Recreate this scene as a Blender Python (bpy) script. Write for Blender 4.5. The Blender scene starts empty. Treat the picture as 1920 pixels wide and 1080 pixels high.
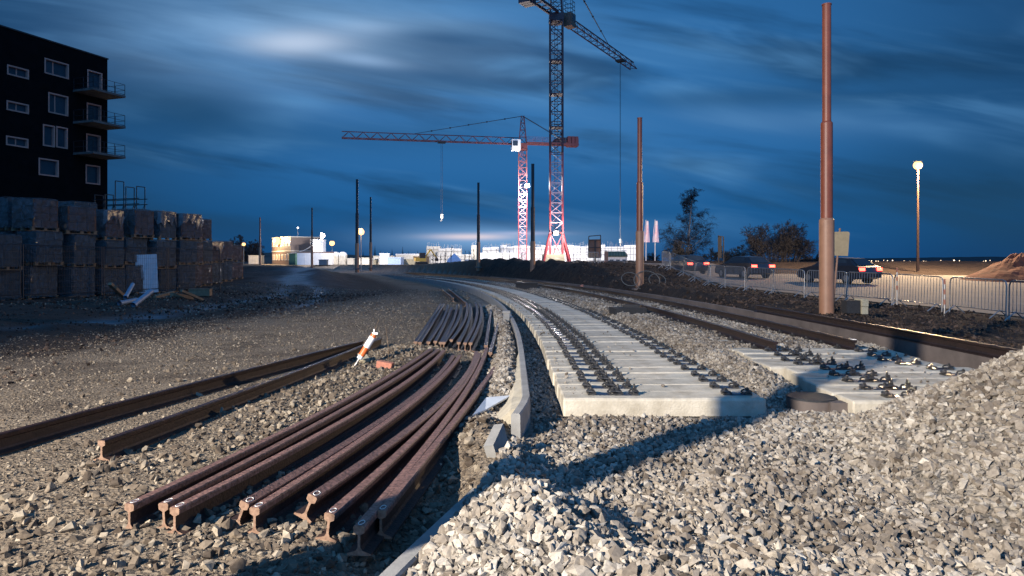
import bpy, bmesh, math, random
import numpy as np
from mathutils import Vector, Matrix
random.seed(7)
RNG = np.random.default_rng(7)
SC = bpy.context.scene
COL = SC.collection
R_ = math.radians
CAMZ, FPX, HZ = 1.75, 1280.0, 490.0
ORD = ['first', 'second', 'third', 'fourth', 'fifth', 'sixth', 'seventh', 'eighth', 'ninth', 'tenth',
       'eleventh', 'twelfth', 'thirteenth', 'fourteenth', 'fifteenth']

# ------------------------------------------------------------------ helpers
def gp(px, py, z=0.0):
    """point of the plane of height z that the photograph shows at (px, py)"""
    Y = (CAMZ - z) * FPX / (py - HZ)
    return Vector(((px - 960) / FPX * Y, Y, z))

def at(px, py, Y):
    return Vector(((px - 960) / FPX * Y, Y, CAMZ + (HZ - py) / FPX * Y))

def tag(o, label=None, cat=None, group=None, kind=None):
    if label: o['label'] = label
    if cat: o['category'] = cat
    if group: o['group'] = group
    if kind: o['kind'] = kind
    return o

def empty(name, loc, rz=0.0):
    o = bpy.data.objects.new(name, None)
    COL.objects.link(o)
    o.empty_display_size = 0.2
    o.location = loc
    o.rotation_euler = (0, 0, rz)
    return o

def kids(o):
    return [c for c in bpy.data.objects if c.parent == o]

def copy_tree(o, parent=None):
    c = o.copy()
    COL.objects.link(c)
    if parent is not None:
        c.parent = parent
        c.matrix_parent_inverse = o.matrix_parent_inverse.copy()
    for ch in CHILD.get(o.name, []):
        n = copy_tree(ch, c)
        CHILD.setdefault(c.name, []).append(n)
    return c

CHILD = {}

class MB:
    def __init__(self, M=None):
        self.v = []; self.f = []; self.m = []
        self.M = M; self.mi = 0
    def _p(self, p):
        p = Vector(p)
        return self.M @ p if self.M is not None else p
    def add(self, vs, fs):
        b = len(self.v)
        self.v += [tuple(self._p(p)) for p in vs]
        for f in fs:
            self.f.append([b + i for i in f]); self.m.append(self.mi)
    def box(self, c, s, rot=None):
        hx, hy, hz = s[0] / 2, s[1] / 2, s[2] / 2
        vs = [Vector((x, y, z)) for z in (-hz, hz) for y in (-hy, hy) for x in (-hx, hx)]
        if rot is not None: vs = [rot @ p for p in vs]
        c = Vector(c)
        self.add([c + p for p in vs], [(0, 2, 3, 1), (4, 5, 7, 6), (0, 1, 5, 4), (2, 6, 7, 3), (0, 4, 6, 2), (1, 3, 7, 5)])
    def bbox(self, lo, hi):
        self.box([(a + b) / 2 for a, b in zip(lo, hi)], [b - a for a, b in zip(lo, hi)])
    def bar(self, p0, p1, w, h=None, up=(0, 0, 1)):
        p0, p1 = Vector(p0), Vector(p1); h = h or w
        d = p1 - p0
        if d.length < 1e-6: return
        d.normalize(); up = Vector(up)
        if abs(d.dot(up)) > 0.98: up = Vector((1, 0, 0))
        s = d.cross(up).normalized(); u = s.cross(d)
        vs = []
        for p in (p0, p1):
            for a, b in ((-1, -1), (1, -1), (1, 1), (-1, 1)):
                vs.append(p + s * (a * w / 2) + u * (b * h / 2))
        self.add(vs, [(3, 2, 1, 0), (4, 5, 6, 7), (0, 1, 5, 4), (1, 2, 6, 5), (2, 3, 7, 6), (3, 0, 4, 7)])
    def cyl(self, p0, p1, r0, r1=None, n=12, cap=True):
        self.tube([p0, p1], [r0, r0 if r1 is None else r1], n, cap)
    def tube(self, path, r, n=8, cap=True):
        P = [Vector(p) for p in path]
        if not isinstance(r, (list, tuple)): r = [r] * len(P)
        vs, fs = [], []
        ref = None
        for i, p in enumerate(P):
            d = (P[min(i + 1, len(P) - 1)] - P[max(i - 1, 0)])
            if d.length < 1e-9: d = Vector((0, 0, 1))
            d.normalize()
            if ref is None:
                ref = Vector((1, 0, 0)) if abs(d.x) < 0.9 else Vector((0, 1, 0))
            s = (ref - d * ref.dot(d))
            if s.length < 1e-6: s = d.orthogonal()
            s.normalize(); ref = s
            t = d.cross(s)
            for k in range(n):
                a = 2 * math.pi * k / n
                vs.append(p + (s * math.cos(a) + t * math.sin(a)) * r[i])
        for i in range(len(P) - 1):
            for k in range(n):
                k2 = (k + 1) % n
                fs.append((i * n + k, i * n + k2, (i + 1) * n + k2, (i + 1) * n + k))
        if cap:
            fs.append(tuple(reversed(range(n))))
            fs.append(tuple((len(P) - 1) * n + k for k in range(n)))
        self.add(vs, fs)
    def sweep(self, path, prof, roll=0.0, cap=True):
        """profile (lateral to the right, up) along a path"""
        P = [Vector(p) for p in path]; n = len(prof); vs, fs = [], []
        for i, p in enumerate(P):
            d = (P[min(i + 1, len(P) - 1)] - P[max(i - 1, 0)]).normalized()
            s = d.cross(Vector((0, 0, 1))).normalized(); u = s.cross(d)
            rl = roll[i] if isinstance(roll, (list, tuple)) else roll
            s2 = s * math.cos(rl) + u * math.sin(rl); u2 = u * math.cos(rl) - s * math.sin(rl)
            for a, b in prof: vs.append(p + s2 * a + u2 * b)
        for i in range(len(P) - 1):
            for k in range(n):
                k2 = (k + 1) % n
                fs.append((i * n + k, (i + 1) * n + k, (i + 1) * n + k2, i * n + k2))
        if cap:
            fs.append(tuple(range(n)))
            fs.append(tuple((len(P) - 1) * n + k for k in reversed(range(n))))
        self.add(vs, fs)
    def build(self, name, mats, parent=None, smooth=False, origin=None, angle=None):
        me = bpy.data.meshes.new(name)
        V = [Vector(p) for p in self.v]
        if origin is None:
            if parent is not None: origin = Vector((0, 0, 0))
            else:
                xs = [p.x for p in V]; ys = [p.y for p in V]; zs = [p.z for p in V]
                origin = Vector(((min(xs) + max(xs)) / 2, (min(ys) + max(ys)) / 2, min(zs)))
        origin = Vector(origin)
        me.from_pydata([tuple(p - origin) for p in V], [], self.f)
        if not isinstance(mats, (list, tuple)): mats = [mats]
        for m in mats: me.materials.append(m)
        if len(mats) > 1: me.polygons.foreach_set('material_index', self.m)
        if smooth: me.polygons.foreach_set('use_smooth', [True] * len(me.polygons))
        me.update()
        if smooth and angle:
            try: me.set_sharp_from_angle(angle=R_(angle))
            except Exception: pass
        o = bpy.data.objects.new(name, me)
        COL.objects.link(o)
        o.location = origin
        if parent is not None:
            o.parent = parent
            CHILD.setdefault(parent.name, []).append(o)
        return o

def spline(pts, n):
    """Catmull-Rom through pts, n samples"""
    P = [Vector(p) for p in pts]
    P = [P[0] * 2 - P[1]] + P + [P[-1] * 2 - P[-2]]
    m = len(P) - 3; out = []
    for i in range(n):
        t = i / (n - 1) * m; k = min(int(t), m - 1); u = t - k
        a, b, c, d = P[k:k + 4]
        out.append(0.5 * ((2 * b) + (c - a) * u + (2 * a - 5 * b + 4 * c - d) * u * u + (3 * b - a - 3 * c + d) * u ** 3))
    return out

def np_mesh(name, verts, faces, mat, smooth=False, attrs=None):
    me = bpy.data.meshes.new(name)
    nv, nf = len(verts), len(faces); k = faces.shape[1]
    me.vertices.add(nv); me.vertices.foreach_set('co', np.ascontiguousarray(verts, np.float32).ravel())
    me.loops.add(nf * k); me.loops.foreach_set('vertex_index', np.ascontiguousarray(faces, np.int32).ravel())
    me.polygons.add(nf)
    me.polygons.foreach_set('loop_start', np.arange(0, nf * k, k, dtype=np.int32))
    me.polygons.foreach_set('use_smooth', np.full(nf, smooth, dtype=bool))
    for an, arr in (attrs or {}).items():
        a = me.attributes.new(an, 'FLOAT', 'POINT')
        a.data.foreach_set('value', np.ascontiguousarray(arr, np.float32).ravel())
    me.materials.append(mat)
    me.update(calc_edges=True); me.validate()
    o = bpy.data.objects.new(name, me); COL.objects.link(o)
    return o

# ------------------------------------------------------------------ materials
def mat(name, col, rough=0.7, metal=0.0, var=0.25, scale=6.0, bump=0.0, bscale=None, emit=None, estr=0.0,
        col2=None, spec=0.5, alpha=1.0, coords='Object', detail=5.0, rnd=0.0):
    m = bpy.data.materials.new(name); m.use_nodes = True
    nt = m.node_tree; N = nt.nodes; L = nt.links
    b = N['Principled BSDF']
    b.inputs['Roughness'].default_value = rough
    b.inputs['Metallic'].default_value = metal
    b.inputs['Specular IOR Level'].default_value = spec
    b.inputs['Alpha'].default_value = alpha
    tc = N.new('ShaderNodeTexCoord')
    nz = N.new('ShaderNodeTexNoise'); nz.inputs['Scale'].default_value = scale; nz.inputs['Detail'].default_value = detail
    nz.inputs['Roughness'].default_value = 0.62
    L.new(tc.outputs[coords], nz.inputs['Vector'])
    rp = N.new('ShaderNodeValToRGB')
    c = Vector(col)
    lo = c * (1 - var) if col2 is None else c
    hi = c * (1 + var) if col2 is None else Vector(col2)
    rp.color_ramp.elements[0].position = 0.32; rp.color_ramp.elements[1].position = 0.68
    rp.color_ramp.elements[0].color = (*lo, 1); rp.color_ramp.elements[1].color = (*hi, 1)
    L.new(nz.outputs['Fac'], rp.inputs['Fac'])
    out = rp.outputs['Color']
    if rnd:
        oi = N.new('ShaderNodeObjectInfo'); mr = N.new('ShaderNodeMapRange')
        mr.inputs['To Min'].default_value = 1 - rnd; mr.inputs['To Max'].default_value = 1 + rnd
        L.new(oi.outputs['Random'], mr.inputs['Value'])
        hs = N.new('ShaderNodeHueSaturation'); L.new(mr.outputs['Result'], hs.inputs['Value']); L.new(out, hs.inputs['Color'])
        out = hs.outputs['Color']
    L.new(out, b.inputs['Base Color'])
    if bump:
        n2 = N.new('ShaderNodeTexNoise'); n2.inputs['Scale'].default_value = bscale or scale * 4; n2.inputs['Detail'].default_value = 4
        L.new(tc.outputs[coords], n2.inputs['Vector'])
        bp = N.new('ShaderNodeBump'); bp.inputs['Strength'].default_value = bump; bp.inputs['Distance'].default_value = 0.02
        L.new(n2.outputs['Fac'], bp.inputs['Height']); L.new(bp.outputs['Normal'], b.inputs['Normal'])
    if emit:
        b.inputs['Emission Color'].default_value = (*emit, 1); b.inputs['Emission Strength'].default_value = estr
    return m

M = {}
M['rust_end'] = mat('cut_rail_end', (0.13, 0.072, 0.044), 0.75, 0.1, col2=(0.25, 0.155, 0.10), scale=40)
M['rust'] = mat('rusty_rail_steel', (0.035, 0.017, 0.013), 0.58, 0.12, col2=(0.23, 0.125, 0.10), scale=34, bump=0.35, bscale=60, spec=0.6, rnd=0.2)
M['web_shade'] = mat('shaded_rail_web', (0.016, 0.009, 0.007), 0.6, 0.2, col2=(0.048, 0.025, 0.019), scale=16, bump=0.3, bscale=50)  # rusty web, darkened further with painted shade below the head
M['rust_dark'] = mat('dark_rail_steel', (0.022, 0.013, 0.012), 0.36, 0.45, col2=(0.062, 0.034, 0.029), scale=14, bump=0.3, bscale=50, rnd=0.15)
M['track_rail'] = mat('brown_black_rail', (0.022, 0.016, 0.014), 0.45, 0.5, col2=(0.05, 0.03, 0.025), scale=10, bump=0.1)
M['chalk'] = mat('white_chalk', (0.7, 0.68, 0.62), 0.9)
M['sleeper'] = mat('pale_sleeper_concrete', (0.30, 0.262, 0.195), 0.85, col2=(0.50, 0.45, 0.355), scale=4.0, bump=0.35, bscale=40, rnd=0.13, detail=9, coords='Object')
M['clip'] = mat('oiled_steel_fastening', (0.10, 0.095, 0.09), 0.36, 0.8, var=0.3, scale=30)
M['pad'] = mat('dark_rail_pad', (0.025, 0.035, 0.06), 0.25, 0.4, var=0.3, scale=20)
M['kerbc'] = mat('kerb_concrete', (0.22, 0.215, 0.20), 0.85, var=0.2, scale=4, bump=0.2, bscale=30)
M['haunch'] = mat('lean_concrete', (0.36, 0.32, 0.24), 0.95, var=0.15, scale=5, bump=0.4, bscale=40)
M['wallc'] = mat('stained_wall_concrete', (0.10, 0.08, 0.07), 0.8, var=0.35, scale=1.3, bump=0.2, bscale=20)
M['pole_lo'] = mat('lamplit_pole_lower', (0.27, 0.135, 0.075), 0.5, 0.0, var=0.12, scale=3, rnd=0.05)  # lower tubes paler than the upper: lamp light painted into the colour
M['pole_up'] = mat('red_brown_pole_paint', (0.185, 0.05, 0.022), 0.45, 0.0, var=0.15, scale=3)
M['galv'] = mat('galvanised_steel', (0.32, 0.30, 0.28), 0.4, 0.7, var=0.2, scale=8)
M['dark_steel'] = mat('dark_steel', (0.03, 0.03, 0.033), 0.5, 0.5, var=0.3, scale=8)
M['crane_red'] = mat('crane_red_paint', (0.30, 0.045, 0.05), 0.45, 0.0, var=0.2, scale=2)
M['crane_dark'] = mat('crane_red_unlit', (0.07, 0.018, 0.018), 0.5, 0.0, var=0.2, scale=2)  # darker copy of the crane red, unlit shade put into the colour
M['white'] = mat('white_painted_sheet', (0.72, 0.71, 0.68), 0.6, var=0.08, scale=2)
M['cream'] = mat('cream_sheet', (0.55, 0.50, 0.40), 0.6, var=0.15, scale=2)
M['concrete'] = mat('new_concrete', (0.50, 0.48, 0.43), 0.85, var=0.15, scale=0.8, bump=0.2)
M['grey'] = mat('grey_sheet', (0.2, 0.2, 0.2), 0.6, var=0.15)
M['brown_sheet'] = mat('brown_corrugated_sheet', (0.13, 0.09, 0.07), 0.6, var=0.2)
M['black_wall'] = mat('black_render', (0.0045, 0.0042, 0.0048), 0.95, var=0.25, scale=1.5, spec=0.05)
M['reveal'] = mat('salmon_window_reveal', (0.42, 0.20, 0.15), 0.7, var=0.1)
M['pane'] = mat('dark_glass', (0.03, 0.04, 0.05), 0.12, 0.0, var=0.2, scale=1)
M['wood'] = mat('rough_timber', (0.17, 0.11, 0.06), 0.85, var=0.3, scale=8, bump=0.3)
M['blue_pipe'] = mat('pale_blue_pipe', (0.16, 0.22, 0.28), 0.5, var=0.15)
M['board_white'] = mat('dirty_white_board', (0.55, 0.57, 0.58), 0.5, var=0.08)
M['black'] = mat('rough_black', (0.016, 0.016, 0.017), 0.8, var=0.4, scale=30, bump=0.6, bscale=80)
M['plaswhite'] = mat('white_plastic', (0.75, 0.72, 0.68), 0.4, var=0.05)
M['orange'] = mat('orange_plastic', (0.62, 0.13, 0.03), 0.4, var=0.1)
M['green'] = mat('green_roof_sheet', (0.02, 0.07, 0.05), 0.6, var=0.2)
M['brick'] = mat('broken_brick', (0.35, 0.14, 0.09), 0.9, var=0.2, scale=20)
M['rubble'] = mat('rubble_concrete', (0.38, 0.33, 0.22), 0.95, var=0.2, scale=25, bump=0.6, bscale=60)
M['bark'] = mat('dark_bark', (0.035, 0.030, 0.028), 0.9, var=0.3)
M['birch'] = mat('birch_bark', (0.16, 0.15, 0.14), 0.9, var=0.5, scale=5)
M['twig'] = mat('bare_twigs', (0.012, 0.012, 0.014), 0.9, var=0.3)
M['twig_pale'] = mat('pale_twigs', (0.07, 0.062, 0.05), 0.9, var=0.3)
M['needle'] = mat('dark_needles', (0.012, 0.02, 0.014), 0.9, var=0.4)
M['sign_back'] = mat('sign_back_metal', (0.42, 0.30, 0.15), 0.5, 0.0, var=0.12)
M['board_brown'] = mat('brown_board', (0.17, 0.085, 0.055), 0.7, var=0.2)
M['flag'] = mat('pink_white_flag', (0.85, 0.50, 0.56), 0.8, col2=(0.88, 0.84, 0.85), scale=2)
M['tarp_blue'] = mat('pale_blue_tarp', (0.35, 0.45, 0.62), 0.6, var=0.2)
M['yellow'] = mat('machine_yellow', (0.55, 0.33, 0.05), 0.5, var=0.1)
M['lamp_warm'] = mat('warm_lamp_glow', (0.02, 0.015, 0.01), 0.5, emit=(1.0, 0.52, 0.18), estr=3.6)
M['lamp_white'] = mat('white_lamp_glow', (0.02, 0.02, 0.02), 0.5, emit=(1.0, 0.93, 0.9), estr=6)
M['tail'] = mat('red_tail_light', (0.6, 0.02, 0.01), 0.4, emit=(1.0, 0.05, 0.03), estr=14)
M['town'] = mat('town_light_glow', (0.9, 0.8, 0.6), 0.5, emit=(1.0, 0.72, 0.45), estr=5)
M['screen'] = mat('floodlit_sheet', (0.85, 0.87, 0.87), 0.6, var=0.03)
M['brace_pale'] = mat('floodlit_brace_pink', (0.45, 0.30, 0.32), 0.5, var=0.2, scale=2)  # lower mast bracing, floodlight glare painted as a paler pink
M['rib'] = mat('grey_formwork_rib', (0.26, 0.25, 0.24), 0.7, var=0.2)
M['rubber'] = mat('tyre_rubber', (0.012, 0.012, 0.012), 0.8)
M['cable'] = mat('dull_cable', (0.10, 0.10, 0.09), 0.6, var=0.2)
# ------------------------------------------------------------------ terrain
def _h(ix, iy, sd):
    v = np.sin(ix * 127.1 + iy * 311.7 + sd * 74.7) * 43758.5453
    return v - np.floor(v)
def vnoise(x, y, sd=0):
    x = np.asarray(x, float); y = np.asarray(y, float)
    ix = np.floor(x); iy = np.floor(y); fx = x - ix; fy = y - iy
    fx = fx * fx * (3 - 2 * fx); fy = fy * fy * (3 - 2 * fy)
    a = _h(ix, iy, sd); b = _h(ix + 1, iy, sd); c = _h(ix, iy + 1, sd); d = _h(ix + 1, iy + 1, sd)
    return (a * (1 - fx) + b * fx) * (1 - fy) + (c * (1 - fx) + d * fx) * fy
def fbm(x, y, s, o=4, sd=0):
    t = 0; a = 0.5
    for i in range(o):
        t = t + a * (vnoise(np.asarray(x) * s, np.asarray(y) * s, sd + i * 3.1) - 0.5); a *= 0.5; s *= 2.1
    return t
def sm(a, b, x):
    t = np.clip((np.asarray(x, float) - a) / (b - a), 0, 1); return t * t * (3 - 2 * t)
def g2(x, y, cx, cy, sx, sy, amp, rot=0.0):
    dx = x - cx; dy = y - cy; c, s = math.cos(rot), math.sin(rot)
    u = dx * c + dy * s; v = -dx * s + dy * c
    return amp * np.exp(-(u / sx) ** 2 - (v / sy) ** 2)

TR, TX, TY = 150.0, 1.75, 11.0          # the tram curve: radius, centre line, start of the curve
def track_sd(x, y):
    x = np.asarray(x, float); y = np.asarray(y, float)
    dx = x - (TX - TR); dy = y - TY
    d = np.where(y < TY, x - TX, np.hypot(dx, dy) - TR)
    s = np.where(y < TY, y, TY + TR * np.arctan2(dy, dx))
    return s, d
def track_pt(s, d, z=0.0):
    if s < TY: return Vector((TX + d, s, z))
    th = (s - TY) / TR
    return Vector((TX - TR + (TR + d) * math.cos(th), TY + (TR + d) * math.sin(th), z))
def track_heading(s):
    return 0.0 if s < TY else (s - TY) / TR

XB_Y = [10, 17, 19, 23, 28, 33, 44, 52, 70]
XB_X = [15.2, 14.1, 13.9, 13.3, 11.9, 10.9, 10.0, 9.6, 9.2]
def xbar(y): return np.interp(y, XB_Y, XB_X)
def hroad(y): return np.clip(0.12 + 0.018 * (np.asarray(y, float) - 19), 0.02, 1.1)
def kerb_x(y):                           # line of the old buried kerb in the foreground
    return np.interp(y, [2.0, 3.2, 3.9, 4.5, 5.3, 6.0, 8.0], [-1.05, -0.80, -0.60, -0.42, -0.18, -0.02, 0.2])

def H(x, y):
    x = np.asarray(x, float); y = np.asarray(y, float)
    s, d = track_sd(x, y)
    h = 0.012 * fbm(x, y, 2.2, 3, 1) + 0.03 * fbm(x, y, 0.5, 3, 2)
    # right bank and road side
    t = sm(5.25, 6.3, d)
    edge = sm(-1.4, 0.4, x - xbar(y))     # 0 on the bank, 1 on the road
    n = fbm(x, y, 0.8, 4, 3); n2 = fbm(x, y, 3.0, 3, 4)
    bank = (0.27 * np.exp(-((d - 7.0) / 1.4) ** 2) + 0.35 * n + 0.12 * n2) * (1 - edge) \
        + (0.75 + 0.5 * fbm(x, y, 0.6, 4, 16)) * sm(36, 47, y) * sm(5.7, 7.4, d) * (1 - sm(0.5, 4, x - xbar(y)) * sm(70, 50, y))
    right = hroad(y) + bank + g2(x, y, 6.9, 24.5, 0.8, 3.5, 0.25) + g2(x, y, 10.5, 13.2, 1.3, 0.8, -0.28)
    h = h * (1 - t) + t * right
    # far left rise to the building site
    l = sm(36, 62, y) * sm(-7.6, -10.6, d)
    h = h + l * (1.2 + (0.3 * fbm(x, y, 0.3, 3, 5) + 0.45 * fbm(x, y, 0.8, 4, 15)) * sm(90, 70, y)) + 0.3 * sm(-10, -16, x) * (1 - l)
    h = h + g2(x, y, -11.5, 14.5, 1.6, 3.0, 0.22) * (1 + 1.6 * fbm(x, y, 1.5, 3, 6)) \
        + sm(-8.5, -11, x) * 0.25 * fbm(x, y, 0.9, 4, 7) * sm(80, 60, y)
    far = sm(62, 100, y)
    h = np.where(np.abs(d) < 5.6, h, h * (1 - far) + 1.2 * far)
    # ballast shoulders
    h = h + 0.24 * np.exp(-((d - 1.72) / 0.30) ** 2) * sm(8.2, 10.0, s) * sm(90, 70, s)
    h = h + 0.175 * sm(1.9, 2.2, d) * sm(5.3, 5.0, d) * sm(11.3, 12.6, s)
    h = h + 0.06 * fbm(x, y, 1.6, 3, 8) * sm(1.2, 1.6, d) * sm(5.3, 4.6, d)
    h = h - 0.06 * np.exp(-((d + 1.40) / 0.22) ** 2) * sm(7, 8, s)
    h = h + 0.23 * np.exp(-((d + 1.84) / 0.24) ** 2) * sm(7.6, 9, s) * sm(30, 20, s)
    h = h + g2(x, y, -0.30, 6.5, 0.22, 0.75, 0.20)
    # foreground heaps
    nr = sm(9.5, 7.5, y)
    r = np.hypot(x - 5.35, (y - 5.45) * 0.95)
    cone = np.clip(1.60 - 0.64 * np.sqrt(r * r + 0.10), 0, None) * (1 + 0.10 * fbm(x, y, 1.2, 3, 9))
    m = g2(x, y, 0.12, 4.15, 0.52, 0.55, 0.31) + g2(x, y, 0.85, 3.2, 0.85, 0.5, 0.26, -0.35) + g2(x, y, 1.6, 5.0, 0.8, 0.3, 0.06, 0.79) \
        + g2(x, y, -0.12, 5.6, 0.26, 1.25, 0.24, 0.10) + g2(x, y, 2.6, 2.7, 1.3, 0.7, 0.22) \
        + g2(x, y, 1.0, 5.2, 0.7, 0.4, -0.08, 0.79)
    kx = kerb_x(y)
    rk = sm(-0.05, 0.12, x - kx)
    h = h + nr * (np.maximum(cone, 0) + m * (0.35 + 0.65 * rk)) - nr * g2(x, y, -0.68, 4.5, 0.24, 1.4, 0.17, -0.2)
    h = h + nr * 0.05 * fbm(x, y, 2.0, 3, 11) * rk
    # small ridges of spoil between the rail piles
    h = h + g2(x, y, -1.75, 12.7, 0.75, 0.8, 0.16) + g2(x, y, -2.6, 9.0, 0.5, 1.8, 0.06, -0.25) + g2(x, y, -2.9, 5.2, 0.9, 0.6, 0.03)
    return h

def Hs(x, y): return float(H(np.array([x]), np.array([y]))[0])

def masks(x, y):
    s, d = track_sd(x, y)
    n = fbm(x, y, 0.7, 4, 20) + 0.5 * fbm(x, y, 3.5, 3, 21)
    soil_r = sm(5.1, 5.6, d) * sm(0.9, 0.2, x - xbar(y) + n * 0.8)
    lb = np.interp(y, [0, 9, 14, 22, 32, 40], [-8.8, -8.4, -8.2, -8.0, -7.0, -5.5])
    soil_l = sm(0.7, -0.7, x - lb + n * 2.2) * sm(-4.0, -6.0, d) * 0.9
    soil_b = sm(37, 46, y + n * 6) * sm(-6.4, -8.5, d)
    soil = np.clip(np.maximum(np.maximum(soil_r, soil_l), soil_b), 0, 1)
    track = sm(-2.4, -2.0, d) * sm(5.35, 5.1, d) * sm(6.5, 7.5, y)
    front = sm(-0.1, 0.1, x - kerb_x(y)) * sm(9, 7.5, y) * sm(9.5, 8, x)
    bal = np.clip(np.maximum(track, front), 0, 1)
    site = sm(64, 85, y) * sm(11, 6, x)
    soil = np.maximum(soil, np.maximum(sm(60, 66, y + 2 * n) * sm(8, 12, x), sm(47.5, 50, y + n) * sm(8.5, 10.5, x - xbar(y))))
    soil = np.maximum(soil, np.clip(g2(x, y, -5.6, 10.2, 0.9, 0.35, 1.2, 0.3) * (0.6 + 2 * n), 0, 0.8))
    soil = np.maximum(soil, np.clip(0.5 * sm(0.05, 0.22, n) * sm(-2.2, -3.2, d), 0, 0.45))
    return soil * (1 - site * 0.7), bal

def wet(x, y):
    a = np.interp(y, [12, 20, 28, 35, 46, 70], [-12.5, -11.3, -11.5, -11.9, -15, -21])
    b = np.interp(y, [20, 30, 40, 46, 70], [-7.9, -8.7, -11.3, -14.2, -20.3])
    n = 0.5 + 1.3 * fbm(x, y, 0.8, 3, 80)
    w = np.exp(-((x - a) / 0.55) ** 2) * sm(13, 20, y) + np.exp(-((x - b) / 0.45) ** 2) * sm(22, 28, y)
    w = w + 0.35 * sm(30, 46, y) * np.exp(-((x - (a + b) / 2) / 3.5) ** 2)
    return np.clip(w * n * 1.6, 0, 1) * sm(75, 60, y)

def axis(segs):
    out = [segs[0][0]]
    for a, b, st0, st1 in segs:
        p = a
        while p < b - 1e-6:
            f = (p - a) / (b - a); p = min(b, p + st0 + (st1 - st0) * f); out.append(p)
    return np.array(sorted(set(np.round(out, 4))))

gx = axis([(-1500, -120, 150, 40), (-120, -30, 8, 1.6), (-30, -9, 0.9, 0.22), (-9, 9, 0.07, 0.07), (9, 22, 0.14, 0.5), (22, 120, 2, 10), (120, 1500, 40, 150)])
gy = axis([(-60, -4, 8, 2), (-4, 2.4, 0.5, 0.1), (2.4, 16, 0.07, 0.09), (16, 40, 0.12, 0.4), (40, 110, 0.5, 2.5), (110, 400, 6, 40), (400, 2500, 100, 400)])
GX, GY = np.meshgrid(gx, gy)
GZ = H(GX, GY)
soilm, balm = masks(GX, GY); wetm = wet(GX, GY); GZ = GZ - 0.07 * wetm
nx, ny = len(gx), len(gy)
idx = np.arange(nx * ny).reshape(ny, nx)
faces = np.stack([idx[:-1, :-1], idx[:-1, 1:], idx[1:, 1:], idx[1:, :-1]], -1).reshape(-1, 4)

def ground_material():
    m = bpy.data.materials.new('gravelly_site_ground'); m.use_nodes = True
    nt = m.node_tree; N = nt.nodes; L = nt.links; b = N['Principled BSDF']
    b.inputs['Roughness'].default_value = 0.95; b.inputs['Specular IOR Level'].default_value = 0.2
    geo = N.new('ShaderNodeNewGeometry'); pos = geo.outputs['Position']
    def noise(s, d=6, r=0.6):
        n = N.new('ShaderNodeTexNoise'); n.inputs['Scale'].default_value = s; n.inputs['Detail'].default_value = d
        n.inputs['Roughness'].default_value = r; L.new(pos, n.inputs['Vector']); return n.outputs['Fac']
    def ramp(f, p0, c0, p1, c1):
        r = N.new('ShaderNodeValToRGB'); e = r.color_ramp.elements
        e[0].position = p0; e[0].color = (*c0, 1); e[1].position = p1; e[1].color = (*c1, 1); L.new(f, r.inputs['Fac']); return r.outputs['Color']
    def vor(s):
        v = N.new('ShaderNodeTexVoronoi'); v.inputs['Scale'].default_value = s; L.new(pos, v.inputs['Vector']); return v
    def mix(f, a, c):
        x = N.new('ShaderNodeMix'); x.data_type = 'RGBA'
        if hasattr(f, 'links') or not isinstance(f, float): L.new(f, x.inputs[0])
        else: x.inputs[0].default_value = f
        L.new(a, x.inputs[6]); L.new(c, x.inputs[7]); return x.outputs[2]
    def att(n):
        a = N.new('ShaderNodeAttribute'); a.attribute_name = n; return a.outputs['Fac']
    v1 = vor(28); v2 = vor(11)
    sepc = N.new('ShaderNodeSeparateColor'); L.new(v1.outputs['Color'], sepc.inputs['Color'])
    grav = mix(ramp(noise(0.9, 6, 0.7), 0.35, (0, 0, 0), 0.7, (1, 1, 1)),
               ramp(sepc.outputs['Red'], 0.0, (0.07, 0.053, 0.038), 1.0, (0.21, 0.168, 0.122)),
               ramp(noise(9, 6, 0.7), 0.3, (0.10, 0.078, 0.055), 0.75, (0.27, 0.22, 0.16)))
    soil = ramp(noise(2.2, 8, 0.7), 0.3, (0.014, 0.010, 0.008), 0.75, (0.062, 0.043, 0.032))
    sep2 = N.new('ShaderNodeSeparateColor'); L.new(v2.outputs['Color'], sep2.inputs['Color'])
    bal = ramp(sep2.outputs['Red'], 0, (0.10, 0.088, 0.072), 1, (0.28, 0.25, 0.21))
    c = mix(att('soil'), grav, soil)
    c = mix(att('ballast'), c, bal)
    wt = N.new('ShaderNodeRGB'); wt.outputs[0].default_value = (0.16, 0.165, 0.17, 1)
    c = mix(att('wet'), c, wt.outputs[0])
    L.new(c, b.inputs['Base Color'])
    rg = N.new('ShaderNodeMapRange'); rg.inputs['To Min'].default_value = 0.95; rg.inputs['To Max'].default_value = 0.33
    L.new(att('wet'), rg.inputs['Value']); L.new(rg.outputs['Result'], b.inputs['Roughness'])
    def bump(h, st, dist, prev=None):
        bp = N.new('ShaderNodeBump'); bp.inputs['Strength'].default_value = st; bp.inputs['Distance'].default_value = dist
        L.new(h, bp.inputs['Height'])
        if prev is not None: L.new(prev, bp.inputs['Normal'])
        return bp.outputs['Normal']
    nb = bump(v1.outputs['Distance'], 0.9, 0.03)
    nb = bump(noise(7, 6, 0.7), 0.8, 0.08, nb)
    L.new(nb, b.inputs['Normal'])
    return m
M['ground'] = ground_material()
gnd = np_mesh('ground', np.stack([GX, GY, GZ], -1).reshape(-1, 3), faces, M['ground'], True,
              {'soil': soilm.ravel(), 'ballast': balm.ravel(), 'wet': wetm.ravel()})
tag(gnd, 'uneven gravel and earth ground of the tram building site', 'ground', kind='structure')

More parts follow.
